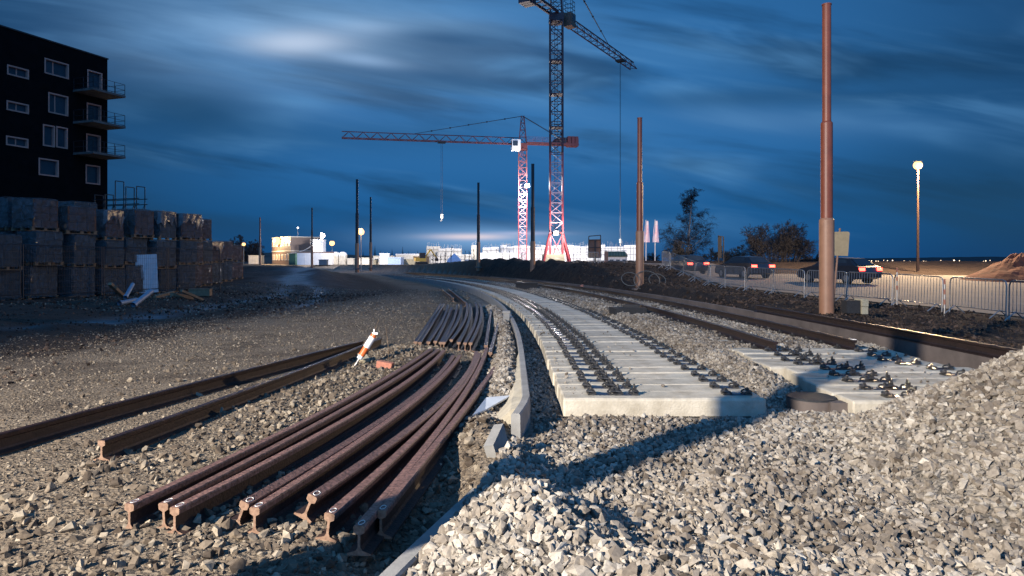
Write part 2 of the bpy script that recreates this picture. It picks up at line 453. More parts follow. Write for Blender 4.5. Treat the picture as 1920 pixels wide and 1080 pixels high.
# road sheet beside the site, a little above the ground
M['road'] = mat('pale_dusty_asphalt', (0.14, 0.125, 0.105), 0.85, var=0.18, scale=0.8, bump=0.3, bscale=25, detail=8)
ry = axis([(8, 30, 0.6, 0.6), (30, 66, 1.2, 2.0)]); ru = np.linspace(0, 1, 30) ** 1.3
RX = np.array([xbar(y) + 0.75 + 0.12 * math.sin(y * 1.7) + ru * ((46 - xbar(y)) * float(sm(53, 48, y)) + 8.5 * float(sm(48, 53, y))) for y in ry]); RY = np.repeat(ry[:, None], len(ru), 1)
RZ = np.maximum(H(RX, RY), hroad(RY)) + 0.03
ii = np.arange(RX.size).reshape(RX.shape)
road = np_mesh('road', np.stack([RX, RY, RZ], -1).reshape(-1, 3),
               np.stack([ii[:-1, :-1], ii[:-1, 1:], ii[1:, 1:], ii[1:, :-1]], -1).reshape(-1, 4), M['road'], True)
tag(road, 'pale lamp lit road running behind the crowd barriers', 'road', kind='structure')

# far hills
def hill(name, x0, x1, y, hts, m, label):
    n = 160; mb = MB(); xs = np.linspace(x0, x1, n)
    hh = np.interp(xs, np.linspace(x0, x1, len(hts)), hts)
    hh = hh + 0.10 * hh * 4 * fbm(xs, xs * 0 + 3, 0.05 * 400 / y, 5, 31)
    vs = []
    for x, h in zip(xs, hh):
        vs += [(x, y, 1.0), (x, y + 0.12 * y, 1.0 + max(h, 0.05)), (x, y + 0.5 * y, 1.0)]
    fs = []
    for i in range(n - 1):
        a = i * 3; fs += [(a, a + 3, a + 4, a + 1), (a + 1, a + 4, a + 5, a + 2)]
    mb.add(vs, fs)
    return tag(mb.build(name, m, smooth=True, origin=(0, 0, 0)), label, 'hill', kind='structure')
M['hill'] = mat('dark_wooded_slope', (0.010, 0.011, 0.013), 0.95, var=0.5, scale=0.05, detail=8)
M['scrub'] = mat('dull_scrub_slope', (0.05, 0.042, 0.034), 0.95, var=0.5, scale=0.3, detail=8)
hill('hill', 230, 620, 600, [2.2, 3.0, 3.4, 4.2, 4.6, 5.2, 5.0, 6.5, 7.5], M['hill'], 'low dark wooded hill on the right horizon')
hill('hill', -95, -8, 185, [5.5, 4.2, 3.6, 3.4, 3.0, 2.6, 2.4, 2.0, 1.6, 1.0], M['scrub'], 'scrubby slope behind the site cabins')
# red spoil heap on the right edge
mb = MB(); nA, nR = 48, 14; vs = []; fs = []
for j in range(nR + 1):
    for i in range(nA):
        a = 2 * math.pi * i / nA; r = j / nR
        x = 4.6 * r * math.cos(a); y = 3.6 * r * math.sin(a)
        z = 1.75 * (1 - r) ** 0.85 * (1 + 0.5 * float(fbm(x, y, 1.3, 3, 41))) + 0.7 * float(fbm(x, y, 1.9, 4, 44)) * (1 - r) - 0.05
        vs.append((x * 0.75 + 31.6, y + 42, z + 0.55))
for j in range(nR):
    for i in range(nA):
        i2 = (i + 1) % nA; fs.append((j * nA + i, (j + 1) * nA + i, (j + 1) * nA + i2, j * nA + i2))
mb.add(vs, fs)
M['redsoil'] = mat('red_brown_spoil', (0.13, 0.035, 0.016), 0.95, var=0.5, scale=1.8, bump=1.0, bscale=7)
tag(mb.build('spoil_heap', M['redsoil'], smooth=False), 'red brown heap of dug earth at the right edge behind the road', 'spoil heap')
# town lights on the far hill
mb = MB(); rr = random.Random(5)
for i in range(75):
    px = rr.choice([rr.uniform(1590, 1860), rr.uniform(1620, 1800)]); py = 488 + (rr.random() ** 1.3) * 10
    p = at(px, py, 560 + rr.uniform(0, 20)); r = rr.uniform(0.12, 0.34)
    mb.box(p, (r * 2, 0.3, r * 2))
tag(mb.build('town_lights', M['town'], origin=(0, 0, 0)), 'scattered small lights of a far town along the right horizon', 'town lights', kind='stuff')

# ------------------------------------------------------------------ stones
def protos(n, npts, seed, flat=0.62):
    out = []; r = random.Random(seed)
    for i in range(n):
        bm = bmesh.new()
        for k in range(npts):
            v = Vector((r.gauss(0, 1), r.gauss(0, 1), r.gauss(0, 1))).normalized() * r.uniform(0.72, 1.12)
            bm.verts.new((v.x * r.uniform(0.95, 1.2), v.y * 0.88, v.z * flat))
        res = bmesh.ops.convex_hull(bm, input=bm.verts)
        junk = [e for e in res['geom_interior'] if isinstance(e, bmesh.types.BMVert)]
        if junk: bmesh.ops.delete(bm, geom=junk, context='VERTS')
        bmesh.ops.triangulate(bm, faces=bm.faces)
        bm.verts.index_update()
        out.append((np.array([v.co[:] for v in bm.verts]), np.array([[v.index for v in f.verts] for f in bm.faces])))
        bm.free()
    return out

def rand_rot(n, tilt=1.0):
    u = RNG.normal(size=(n, 4)); u[:, 1:3] *= tilt
    u /= np.linalg.norm(u, axis=1)[:, None]; w, x, y, z = u.T
    return np.stack([1 - 2 * (y * y + z * z), 2 * (x * y - z * w), 2 * (x * z + y * w),
                     2 * (x * y + z * w), 1 - 2 * (x * x + z * z), 2 * (y * z - x * w),
                     2 * (x * z - y * w), 2 * (y * z + x * w), 1 - 2 * (x * x + y * y)], -1).reshape(n, 3, 3)

def stones(name, P, rad, mt, pr, label, cat, tilt=0.6, shade=None):
    n = len(P); pick = RNG.integers(0, len(pr), n); Rm = rand_rot(n, tilt)
    tone = RNG.random(n) if shade is None else shade
    Vs, Fs, Ts, off = [], [], [], 0
    for k, (v, f) in enumerate(pr):
        q = np.where(pick == k)[0]
        if not len(q): continue
        w = np.einsum('nij,vj->nvi', Rm[q], v) * rad[q][:, None, None] + P[q][:, None, :]
        Vs.append(w.reshape(-1, 3))
        Fs.append((f[None] + (np.arange(len(q)) * len(v))[:, None, None] + off).reshape(-1, 3))
        Ts.append(np.repeat(tone[q], len(v))); off += len(q) * len(v)
    o = np_mesh(name, np.concatenate(Vs), np.concatenate(Fs), mt, False, {'tone': np.concatenate(Ts)})
    return tag(o, label, cat, kind='stuff')

def stone_mat(name, lo, mid, hi, bump=0.5):
    m = bpy.data.materials.new(name); m.use_nodes = True
    nt = m.node_tree; N = nt.nodes; L = nt.links; b = N['Principled BSDF']
    b.inputs['Roughness'].default_value = 0.9; b.inputs['Specular IOR Level'].default_value = 0.25
    a = N.new('ShaderNodeAttribute'); a.attribute_name = 'tone'
    r = N.new('ShaderNodeValToRGB'); e = r.color_ramp.elements
    e[0].color = (*lo, 1); e[1].color = (*hi, 1); x = e.new(0.55); x.color = (*mid, 1)
    L.new(a.outputs['Fac'], r.inputs['Fac'])
    g = N.new('ShaderNodeNewGeometry'); n = N.new('ShaderNodeTexNoise'); n.inputs['Scale'].default_value = 45; n.inputs['Detail'].default_value = 5
    L.new(g.outputs['Position'], n.inputs['Vector'])
    mx = N.new('ShaderNodeMix'); mx.data_type = 'RGBA'; mx.blend_type = 'MULTIPLY'; mx.inputs[0].default_value = 0.6
    rr_ = N.new('ShaderNodeValToRGB'); rr_.color_ramp.elements[0].position = 0.3; rr_.color_ramp.elements[0].color = (0.45, 0.43, 0.42, 1)
    rr_.color_ramp.elements[1].position = 0.65
    L.new(n.outputs['Fac'], rr_.inputs['Fac']); L.new(r.outputs['Color'], mx.inputs[6]); L.new(rr_.outputs['Color'], mx.inputs[7])
    L.new(mx.outputs[2], b.inputs['Base Color'])
    bp = N.new('ShaderNodeBump'); bp.inputs['Strength'].default_value = bump; bp.inputs['Distance'].default_value = 0.006
    L.new(n.outputs['Fac'], bp.inputs['Height']); L.new(bp.outputs['Normal'], b.inputs['Normal'])
    return m
M['stone'] = stone_mat('crushed_stone', (0.088, 0.07, 0.053), (0.25, 0.217, 0.175), (0.405, 0.37, 0.31))
M['stone2'] = stone_mat('dusty_stone', (0.06, 0.045, 0.032), (0.15, 0.118, 0.084), (0.30, 0.255, 0.19))
M['clod'] = stone_mat('earth_clod', (0.016, 0.011, 0.009), (0.05, 0.034, 0.025), (0.12, 0.08, 0.058))

PR = protos(40, 13, 3); PR2 = protos(16, 8, 4, 0.75)

def scatter(fn, x0, x1, y0, y1, dens):
    n = int((x1 - x0) * (y1 - y0) * dens)
    x = RNG.uniform(x0, x1, n); y = RNG.uniform(y0, y1, n)
    k = RNG.random(n) < fn(x, y)
    return x[k], y[k]

def in_track(x, y):
    s, d = track_sd(x, y)
    sl1 = (d > -1.2) & (d < 1.08) & (s > 7.62)
    sl2 = (d > 2.15) & (d < 4.85) & (s > 7.55) & (s < 11.6)
    kerb = (np.abs(d + 1.6) < 0.09) & (s > 6.6)
    mh = np.hypot(x - 3.55, y - 8.1) < 0.30
    return sl1 | sl2 | kerb | mh
xs, ys, rs, lay = [], [], [], []
def addst(x, y, r, l): xs.append(x); ys.append(y); rs.append(r); lay.append(l)
def rad(n, m, s=0.28): return m * np.clip(np.exp(RNG.normal(0, s, n)), 0.5, 1.9)
f_front = lambda x, y: ((x > kerb_x(y) - 0.02) & ~in_track(x, y)).astype(float)
x, y = scatter(f_front, -1.0, 8.0, 2.4, 7.7, 800); addst(x, y, rad(len(x), 0.0275, 0.34), RNG.uniform(-0.25, 0.55, len(x)))
x, y = scatter(f_front, -0.8, 6.5, 2.4, 6.0, 110); addst(x, y, rad(len(x), 0.039, 0.22), RNG.uniform(0.1, 0.6, len(x)))
def f_sh(x, y):
    s, d = track_sd(x, y)
    a = ((d > -1.54) & (d < -1.14)) | ((d > 1.05) & (d < 2.3)) | ((d > -2.35) & (d < -1.66) & (s < 26)) | ((d > 2.1) & (d < 5.12) & (s > 11.4))
    return (a & ~((d > -1.2) & (d < 1.04))).astype(float)
x, y = scatter(f_sh, -1.0, 7.2, 7.0, 20, 640); k = ~in_track(x, y); addst(x[k], y[k], rad(k.sum(), 0.029, 0.32), RNG.uniform(-0.2, 0.5, k.sum()))
x, y = scatter(f_sh, -7, 6.8, 20, 50, 210); addst(x, y, rad(len(x), 0.045), RNG.uniform(-0.2, 0.4, len(x)))
x = np.concatenate(xs); y = np.concatenate(ys); r = np.concatenate(rs); l = np.concatenate(lay)
z = H(x, y) + r * l
# stones spilled over the sleepers, mostly near their ends
ss_ = RNG.uniform(7.8, 26, 260); dd_ = np.where(RNG.random(260) < 0.7, np.where(RNG.random(260) < 0.5, -1.12 + np.abs(RNG.normal(0, 0.10, 260)), 1.04 - np.abs(RNG.normal(0, 0.14, 260))), RNG.uniform(-1.0, 0.95, 260))
d2_ = RNG.uniform(2.3, 4.75, 70); s2_ = RNG.uniform(7.8, 11.5, 70)
sp_ = np.array([track_pt(a, b)[:2] for a, b in zip(np.concatenate([ss_, s2_]), np.concatenate([dd_, d2_]))])
rs2 = rad(len(sp_), 0.018, 0.4)
x = np.concatenate([x, sp_[:, 0]]); y = np.concatenate([y, sp_[:, 1]]); r = np.concatenate([r, rs2]); z = np.concatenate([z, 0.2 + rs2 * 0.45])
sh = np.clip(RNG.normal(0.5, 0.24, len(x)) + 0.9 * fbm(x, y, 0.9, 4, 91) - 0.06, 0, 1)
stones('ballast_gravel', np.stack([x, y, z], -1), r, M['stone'], PR, 'pale crushed stone ballast heaped round the sleepers and in the foreground', 'gravel', shade=sh)
# loose stones on the dusty ground left of the kerb
def f_loose(x, y):
    n = fbm(x, y, 1.1, 3, 50) + 0.12
    near = g2(x, y, -2.2, 4.6, 1.5, 1.0, 1.0) + g2(x, y, -2.4, 8.6, 0.55, 3.0, 1.0, -0.22) + g2(x, y, -1.8, 12.6, 0.9, 0.9, 1.0) + g2(x, y, -3.2, 5.7, 1.2, 0.5, 0.6) + g2(x, y, -0.9, 3.6, 0.9, 0.5, 0.9)
    tr = g2(x, y, -0.62, 5.2, 0.28, 2.4, 1.0, -0.1)
    return np.clip(np.clip(near, 0, 1) * (0.45 + 2.2 * n) + tr + 0.02, 0, 1) * (x < kerb_x(y) - 0.05)
x, y = scatter(f_loose, -6, 0.2, 3.0, 14.5, 330)
r = rad(len(x), 0.030, 0.42); z = H(x, y) + r * RNG.uniform(-0.1, 0.4, len(x))
stones('loose_stones', np.stack([x, y, z], -1), r, M['stone2'], PR, 'loose dusty stones scattered round the rail piles', 'stones')
f_fine = lambda x, y: np.clip(0.75 + 1.6 * fbm(x, y, 0.6, 3, 60), 0.05, 1) * (x < kerb_x(y) - 0.05) * (track_sd(x, y)[1] < -1.75)
x, y = scatter(f_fine, -9.0, 0.2, 3.0, 9, 480); r1 = rad(len(x), 0.0105, 0.35)
x2, y2 = scatter(f_fine, -10.5, -0.2, 9, 22, 150); r2 = rad(len(x2), 0.019, 0.3)
x3, y3 = scatter(f_fine, -17, -2, 22, 42, 34); r3 = rad(len(x3), 0.032, 0.35)
x = np.concatenate([x, x2, x3]); y = np.concatenate([y, y2, y3]); r = np.concatenate([r1, r2, r3])
z = H(x, y) + r * 0.15
stones('fine_gravel', np.stack([x, y, z], -1), r, M['stone2'], PR2, 'fine trodden gravel over the dusty ground on the left', 'gravel')
def f_clod(x, y):
    s_, b_ = masks(x, y); return s_ * np.clip(0.6 + 2 * fbm(x, y, 0.9, 3, 70), 0.1, 1)
x, y = scatter(f_clod, 5.0, 14.5, 7, 24, 95); x2, y2 = scatter(f_clod, -20, -7, 8, 36, 22); x3, y3 = scatter(f_clod, 2, 13, 24, 48, 30)
x = np.concatenate([x, x2, x3]); y = np.concatenate([y, y2, y3])
r = rad(len(x), 0.032, 0.5) * np.where(y > 22, 1.5, 1.0)
stones('soil_clods', np.stack([x, y, H(x, y) + r * 0.2], -1), r, M['clod'], PR2, 'brown clods of dug soil covering the banks', 'soil')
# ------------------------------------------------------------------ sleepers and fastenings
def sleeper_mesh(L, W, h=0.2):
    mb = MB(); hw = W / 2
    st = [(-L / 2, -0.012), (-L / 2 + 0.02, 0.0), (-L / 2 + 0.24, 0.004), (-0.2, 0.0), (0.2, 0.0), (L / 2 - 0.24, 0.004), (L / 2 - 0.02, 0.0), (L / 2, -0.012)]
    vs, fs = [], []
    for x, dz in st:
        e = 0.012 if abs(x) > L / 2 - 0.001 else 0.0
        pr = [(-hw + e, 0.0), (hw - e, 0.0), (hw - e, h - 0.03), (hw - 0.008 - e, h - 0.012), (hw - 0.028, h + dz), (-hw + 0.028, h + dz), (-hw + 0.008 + e, h - 0.012), (-hw + e, h - 0.03)]
        vs += [(x, a, b) for a, b in pr]
    n = 8
    for i in range(len(st) - 1):
        for k in range(n):
            k2 = (k + 1) % n; fs.append((i * n + k, i * n + k2, (i + 1) * n + k2, (i + 1) * n + k))
    fs.append(tuple(reversed(range(n)))); fs.append(tuple((len(st) - 1) * n + k for k in range(n)))
    mb.add(vs, fs); return mb

def clip_mb(tall=False):
    """a sprung clip with bolt and nut, origin on the sleeper at its bolt"""
    mb = MB()
    mb.box((0, 0, 0.012), (0.075, 0.13, 0.024))
    mb.tube([(0.052, -0.06, 0.02), (0.03, -0.062, 0.045), (-0.028, -0.055, 0.05), (-0.045, -0.02, 0.035), (-0.02, 0.0, 0.052), (-0.045, 0.02, 0.035), (-0.028, 0.055, 0.05), (0.03, 0.062, 0.045), (0.052, 0.06, 0.02)], 0.0115, 6)
    mb.cyl((0, 0, 0.02), (0, 0, 0.125 if tall else 0.085), 0.013, n=8)
    mb.cyl((0, 0, 0.048), (0, 0, 0.058), 0.030, n=12)
    mb.cyl((0, 0, 0.058), (0, 0, 0.086 if tall else 0.077), 0.022, n=6)
    if tall:
        mb.box((-0.012, 0, 0.055), (0.028, 0.06, 0.07))
    return mb

def far_fast_mb(xoff=0):
    mb = MB()
    mb.box((xoff, 0, 0.008), (0.25, 0.12, 0.016))
    for s in (-1, 1):
        mb.box((xoff + s * 0.125, 0, 0.03), (0.075, 0.12, 0.05)); mb.cyl((xoff + s * 0.125, 0, 0.04), (xoff + s * 0.125, 0, 0.085), 0.02, n=5)
    return mb

PROTO = {}
def fastening_children(root, rows, h=0.2):
    for (dx, tall) in rows:
        key = ('f', tall)
        if key not in PROTO:
            mb = MB(); mb.box((0, 0, 0.007), (0.175 if not tall else 0.13, 0.125, 0.014))
            f = mb.build('rail_pad', M['pad'], root); c = clip_mb(tall).build('clip', M['clip'], f)
            PROTO[key] = (f.data, c.data)
            f.location = (dx, 0, h); c.location = (-0.125 if not tall else -0.095, 0, 0)
            c2 = bpy.data.objects.new('clip', c.data); COL.objects.link(c2); c2.parent = f
            c2.location = (0.125 if not tall else 0.095, 0, 0); c2.rotation_euler.z = math.pi
        else:
            fm, cm = PROTO[key]
            f = bpy.data.objects.new('rail_pad', fm); COL.objects.link(f); f.parent = root; f.location = (dx, 0, h)
            for sg in (-1, 1):
                c = bpy.data.objects.new('clip', cm); COL.objects.link(c); c.parent = f
                c.location = (sg * (0.125 if not tall else 0.095), 0, 0); c.rotation_euler.z = 0 if sg < 0 else math.pi

SL1 = sleeper_mesh(2.28, 0.455)
sl1 = SL1.build('sleeper', M['sleeper'], origin=(0, 0, 0)); ME1 = sl1.data; bpy.data.objects.remove(sl1)
sl2 = sleeper_mesh(2.70, 0.44).build('sleeper', M['sleeper'], origin=(0, 0, 0)); ME2 = sl2.data; bpy.data.objects.remove(sl2)
def far_mesh(me_mb, rows, nm):
    mb = me_mb; mb.mi = 1
    for dx in rows:
        f = far_fast_mb(dx); mb.add([(a, b, c + 0.2) for a, b, c in f.v], f.f)
    o = mb.build(nm, [M['sleeper'], M['clip']], origin=(0, 0, 0)); me = o.data; bpy.data.objects.remove(o); return me
ROWS1 = [(-0.68, False), (-0.40, True), (0.88, False)]
ME1F = far_mesh(sleeper_mesh(2.28, 0.45), [r for r, t in ROWS1], 'sleeper')
ME2F = far_mesh(sleeper_mesh(2.60, 0.26), [-0.75, 0.75], 'sleeper')
def sleeper(me, s, d, rz=0.0, z=0.0):
    o = bpy.data.objects.new('concrete_sleeper', me); COL.objects.link(o)
    p = track_pt(s, d); o.location = (p.x, p.y, z); o.rotation_euler = (0, 0, track_heading(s) + rz); return o
rs_ = random.Random(11)
s = 7.68; i = 0
while s < 92:
    near = s < 21
    o = sleeper(ME1 if near else ME1F, s + 0.225, -0.03 + rs_.uniform(-0.016, 0.016), rs_.uniform(-0.008, 0.008), rs_.uniform(-0.014, 0.008))
    if near: fastening_children(o, ROWS1)
    lab = 'frontmost pale sleeper of the left track, its whole long face towards the gravel' if i == 0 else \
        ('second pale sleeper from the front of the left track' if i == 1 else
         ('clean pale concrete sleeper in the near half of the curving left track' if near else
          'small pale sleeper in the far bend of the left track'))
    tag(o, lab, 'sleeper', ('near sleepers of the left track' if near else 'far sleepers of the left track') if i > 1 else None)
    s += 0.457 if near else 0.5; i += 1
s = 7.62; i = 0
while s < 11.7:
    o = sleeper(ME2, s + 0.22, 3.46 + rs_.uniform(-0.10, 0.10), rs_.uniform(-0.02, 0.02), rs_.uniform(-0.012, 0.012))
    fastening_children(o, [(-0.73, False), (-0.43, True), (0.80, False)] if i != 3 else [(-0.73, False), (-0.45, False), (0.80, False)])
    tag(o, 'front end sleeper of the right track, half buried by the gravel heap' if i == 0 else
        '%s pale sleeper from the front of the right track' % ORD[i], 'sleeper', 'bare sleepers of the right track')
    s += 0.475; i += 1
s = 12.2
while s < 75:
    o = sleeper(ME2F, s, 3.46, 0, -0.015); tag(o, 'sleeper bedded in ballast under the two laid rails', 'sleeper', 'ballasted sleepers of the right track'); s += 0.62

# ------------------------------------------------------------------ rails
RAILP = [(-0.075, 0), (0.075, 0), (0.075, 0.012), (0.02, 0.03), (0.0085, 0.05), (0.0085, 0.124), (0.034, 0.138), (0.036, 0.170), (0.029, 0.180), (-0.029, 0.180), (-0.036, 0.170), (-0.034, 0.138), (-0.0085, 0.124), (-0.0085, 0.05), (-0.02, 0.03), (-0.075, 0.012)]
def rail(name, pts, n, m, label, group, roll=0.0, mark=False, bmax=0.6):
    a, b = Vector(pts[0]), Vector(pts[-1])
    path = [a.lerp(b, i / (n - 1)) for i in range(n)]
    if len(pts) > 2:                     # one even bow, as a sprung rail lies
        d_ = (b - a).normalized(); sd_ = Vector((d_.y, -d_.x, 0)); k = 0; q = 0
        for p in pts[1:-1]:
            p = Vector(p); t = (p - a).dot(d_) / (b - a).length; w_ = 4 * t * (1 - t); k += (p - a).dot(sd_) * w_; q += w_ * w_
        bow = max(-bmax, min(bmax, k / q))
        path = [p + sd_ * bow * 4 * (i / (n - 1)) * (1 - i / (n - 1)) for i, p in enumerate(path)]
    mb = MB(); mb.sweep(path, RAILP, roll); nk = len(RAILP)
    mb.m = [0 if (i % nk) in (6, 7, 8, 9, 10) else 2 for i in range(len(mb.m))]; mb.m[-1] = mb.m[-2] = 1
    o = mb.build(name, [m, M['rust_end'], M['web_shade']]); tag(o, label, 'rail', group)
    if mark:
        d = (path[1] - path[0]).normalized(); sd = d.cross(Vector((0, 0, 1))).normalized(); u = sd.cross(d)
        rl = roll if not isinstance(roll, list) else roll[0]
        s2 = sd * math.cos(rl) + u * math.sin(rl); u2 = u * math.cos(rl) - sd * math.sin(rl)
        c = path[0] + u2 * 0.1815 + d * 0.05
        ring = [c + s2 * (0.017 * math.cos(a)) + d * (0.034 * math.sin(a)) for a in [2 * math.pi * k / 20 for k in range(21)]]
        k = MB(); k.tube(ring, 0.0022, 4, False)
        mk = k.build('chalk_mark', M['chalk'], o); mk.location = -o.location
    return o

def hp(px, py, zt=0.18):                # head top at a pixel -> foot point
    p = gp(px, py, zt); return Vector((p.x, p.y, zt - 0.18))
FR = [((242, 941), (622, 760), (808, 652), 0.0, 'leftmost rail of the near pile, half sunk in stones'),
      ((308, 940), (652, 760), (822, 653), 0.05, 'second rail from the left in the near pile, hugging the third'),
      ((327, 948), (684, 762), (832, 655), 0.0, 'third rail from the left, its I shaped end full in view'),
      ((443, 933), (735, 765), (850, 664), -0.38, 'rail of the near pile leaning right over the middle dark gap'),
      ((477, 948), (757, 764), (862, 664), 0.0, 'fifth rail from the left in the near pile with a wide flat foot'),
      ((568, 920), (798, 766), (893, 657), -0.42, 'raised tilted rail in the middle of the near pile'),
      ((612, 958), (826, 766), (899, 660), -0.12, 'third rail from the right in the near pile'),
      ((673, 982), (848, 768), (913, 650), 0.0, 'rail of the near pile whose end reaches closest to the camera'),
      ((714, 953), (868, 766), (941, 668), 0.0, 'rightmost rail of the near pile with a dark shaded side')]
for k, (a, b, c, roll, lab) in enumerate(FR):
    zt = 0.18 if k != 5 else 0.215
    P = [hp(*a, zt), hp(*b, zt), hp(*c, 0.18)]
    if k == 5: P[2].z = 0.0
    P = [p + Vector((0, 0, -0.012)) for p in P]
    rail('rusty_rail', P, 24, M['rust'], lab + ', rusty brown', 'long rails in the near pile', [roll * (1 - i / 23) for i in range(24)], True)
SP = [((779, 640), (802, 607), (826, 569)), ((787, 641), (809, 607), (832, 569)), ((803, 640), (825, 607), (840, 571)), ((816, 639), (833, 607), (847, 576)),
      ((826, 641), (846, 607), (857, 571)), ((832, 641), (855, 607), (864, 571)), ((846, 636), (867, 607), (874, 567)), ((860, 641), (877, 607), (881, 569)),
      ((872, 642), (890, 607), (891, 567)), ((882, 642), (899, 607), (899, 569))]
for k, (a, b, c) in enumerate(SP):
    P = [hp(*q, 0.22) for q in (a, b, c)]
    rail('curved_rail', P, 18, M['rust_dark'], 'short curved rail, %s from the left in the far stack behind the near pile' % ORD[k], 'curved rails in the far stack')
for a, b, lab in (((911, 647), (921, 580), 'loose rail between the far stack and the kerb, the one nearer the stack'),
                  ((919, 660), (940, 586), 'loose rail lying closest to the curved kerb')):
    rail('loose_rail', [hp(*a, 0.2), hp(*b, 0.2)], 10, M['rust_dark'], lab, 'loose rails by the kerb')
for a, b, lab in (((829, 541), (850, 558), 'left of two straight rails lying behind the far stack'), ((841, 540), (873, 566), 'right of two straight rails lying behind the far stack')):
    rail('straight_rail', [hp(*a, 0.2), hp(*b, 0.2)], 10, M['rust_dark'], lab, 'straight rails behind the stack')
L1 = [hp(-70, 831), hp(262, 747), hp(487, 684), hp(679, 639)]
L2 = [hp(190, 826), hp(375, 770), hp(562, 689), hp(714, 633)]
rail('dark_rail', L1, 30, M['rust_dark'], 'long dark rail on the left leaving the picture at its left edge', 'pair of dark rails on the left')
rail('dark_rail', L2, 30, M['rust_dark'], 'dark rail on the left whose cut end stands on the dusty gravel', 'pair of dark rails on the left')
for d, s0, lab in ((2.75, 11.62, 'inner laid rail of the right track curving away on its sleepers'), (4.22, 11.85, 'outer laid rail of the right track beside the low wall')):
    path = [track_pt(s0 + t, d, 0.2) for t in np.linspace(0, 82, 90)]
    mb = MB(); mb.sweep(path, RAILP); o = mb.build('laid_rail', M['track_rail']); tag(o, lab, 'rail', 'laid rails of the right track')
    if d > 4:
        k = MB(); p = path[0]; k.box((p.x, p.y + 0.06, p.z + 0.186), (0.07, 0.09, 0.008)); t_ = k.build('tag_plate', M['plaswhite'], o); t_.location = -o.location

# low wall on the outside of the right track with a rail along its top
WALLP = [(-0.02, -0.15), (0.12, -0.15), (0.12, 0.34), (0.0, 0.34)]
path = [track_pt(t, 5.10, 0.0) for t in np.linspace(6.3, 62, 70)]
mb = MB(); mb.sweep(path, [(0, -0.15), (0.14, -0.15), (0.14, 0.36), (0.02, 0.36)])
tag(mb.build('low_wall', M['wallc']), 'low dark concrete wall along the outer side of the right track', 'wall')
def wallrail(s0, s1, n, z, lab):
    path = [track_pt(t, 5.20, z) for t in np.linspace(s0, s1, n)]
    mb = MB(); mb.sweep(path, RAILP); tag(mb.build('black_rail', M['track_rail']), lab, 'rail', 'rails lying along the wall top')
wallrail(7.6, 18.6, 16, 0.362, 'black rail lying on top of the low wall near the gravel heap')
# ------------------------------------------------------------------ kerb
path = [Vector((x_, y_, 0.0)) for x_, y_ in ((0.03, 6.62), (0.07, 6.85), (0.115, 7.15))] + [track_pt(t, -1.6, 0.0) for t in np.concatenate([np.linspace(7.5, 14, 16), np.linspace(14.6, 90, 90)])]
mb = MB(); mb.sweep(path, [(-0.04, -0.1), (0.055, -0.1), (0.05, 0.262), (0.04, 0.275), (-0.03, 0.275), (-0.04, 0.262)])
tag(mb.build('curved_kerb', M['kerbc']), 'long curved concrete kerb between the rail piles and the left track', 'kerb')
mb = MB(); vs, fs = [], []; T = np.linspace(7.1, 11.4, 18)
for t in T:
    w = 0.34 * (1 - (t - 7.1) / 6.0) * (0.85 + 0.3 * rs_.random())
    for dd, zz in ((-0.037, -0.1), (-0.037, 0.245 + rs_.uniform(-0.01, 0.01)), (-0.5 * w, 0.20 + rs_.uniform(-0.02, 0.02)), (-w, 0.05), (-w - 0.05, -0.1)):
        p = track_pt(t, -1.6 + dd, zz); vs.append(p)
for j in range(len(T) - 1):
    for k in range(4): fs.append((j * 5 + k, (j + 1) * 5 + k, (j + 1) * 5 + k + 1, j * 5 + k + 1))
fs.append((0, 1, 2, 3, 4)); fs.append(tuple(reversed([(len(T) - 1) * 5 + k for k in range(5)])))
mb.add(vs, fs); tag(mb.build('kerb_backing', M['haunch']), 'smooth sandy concrete backing poured behind the kerb', 'concrete')
def slab(name, quad, th, m, label, cat, group=None):
    """a plate from four top corners and a thickness"""
    q = [Vector(p) for p in quad]; n = (q[1] - q[0]).cross(q[3] - q[0]).normalized() * th
    mb = MB(); mb.add(q + [p - n for p in q], [(0, 1, 2, 3), (7, 6, 5, 4), (0, 4, 5, 1), (1, 5, 6, 2), (2, 6, 7, 3), (3, 7, 4, 0)])
    return tag(mb.build(name, m), label, cat, group)
slab('broken_kerb', [(-0.24, 5.72, 0.20), (-0.16, 6.02, 0.31), (-0.11, 6.06, 0.12), (-0.16, 5.78, -0.08)], 0.09, M['kerbc'], 'tilted jagged kerb piece sticking up out of the stones', 'kerb stone')
path = [Vector((kerb_x(y) - 0.05, y, -0.165)) for y in np.linspace(3.0, 5.2, 12)]
mb = MB(); mb.sweep(path, [(-0.055, -0.25), (0.065, -0.25), (0.06, 0.17), (0.045, 0.185), (-0.04, 0.185), (-0.055, 0.17)])
tag(mb.build('buried_kerb', M['kerbc']), 'foreground kerb half buried in the gravel beside the near rail pile', 'kerb')
a, b, c, d = gp(912, 745, .16), gp(958, 741, .14), gp(910, 768, .10), gp(886, 778, .12)
slab('white_board', [a, d, c, b], 0.02, M['board_white'], 'small white board lying between the rightmost rail and the kerb', 'board')
p = track_pt(17.9, -1.74, 0.0); mb = MB(); mb.box((p.x, p.y, 0.2), (0.16, 0.3, 0.44)); mb.box((p.x, p.y, 0.435), (0.2, 0.34, 0.05))
tag(mb.build('kerb_marker', M['kerbc']), 'stubby pale block standing against the inside of the curved kerb', 'block')

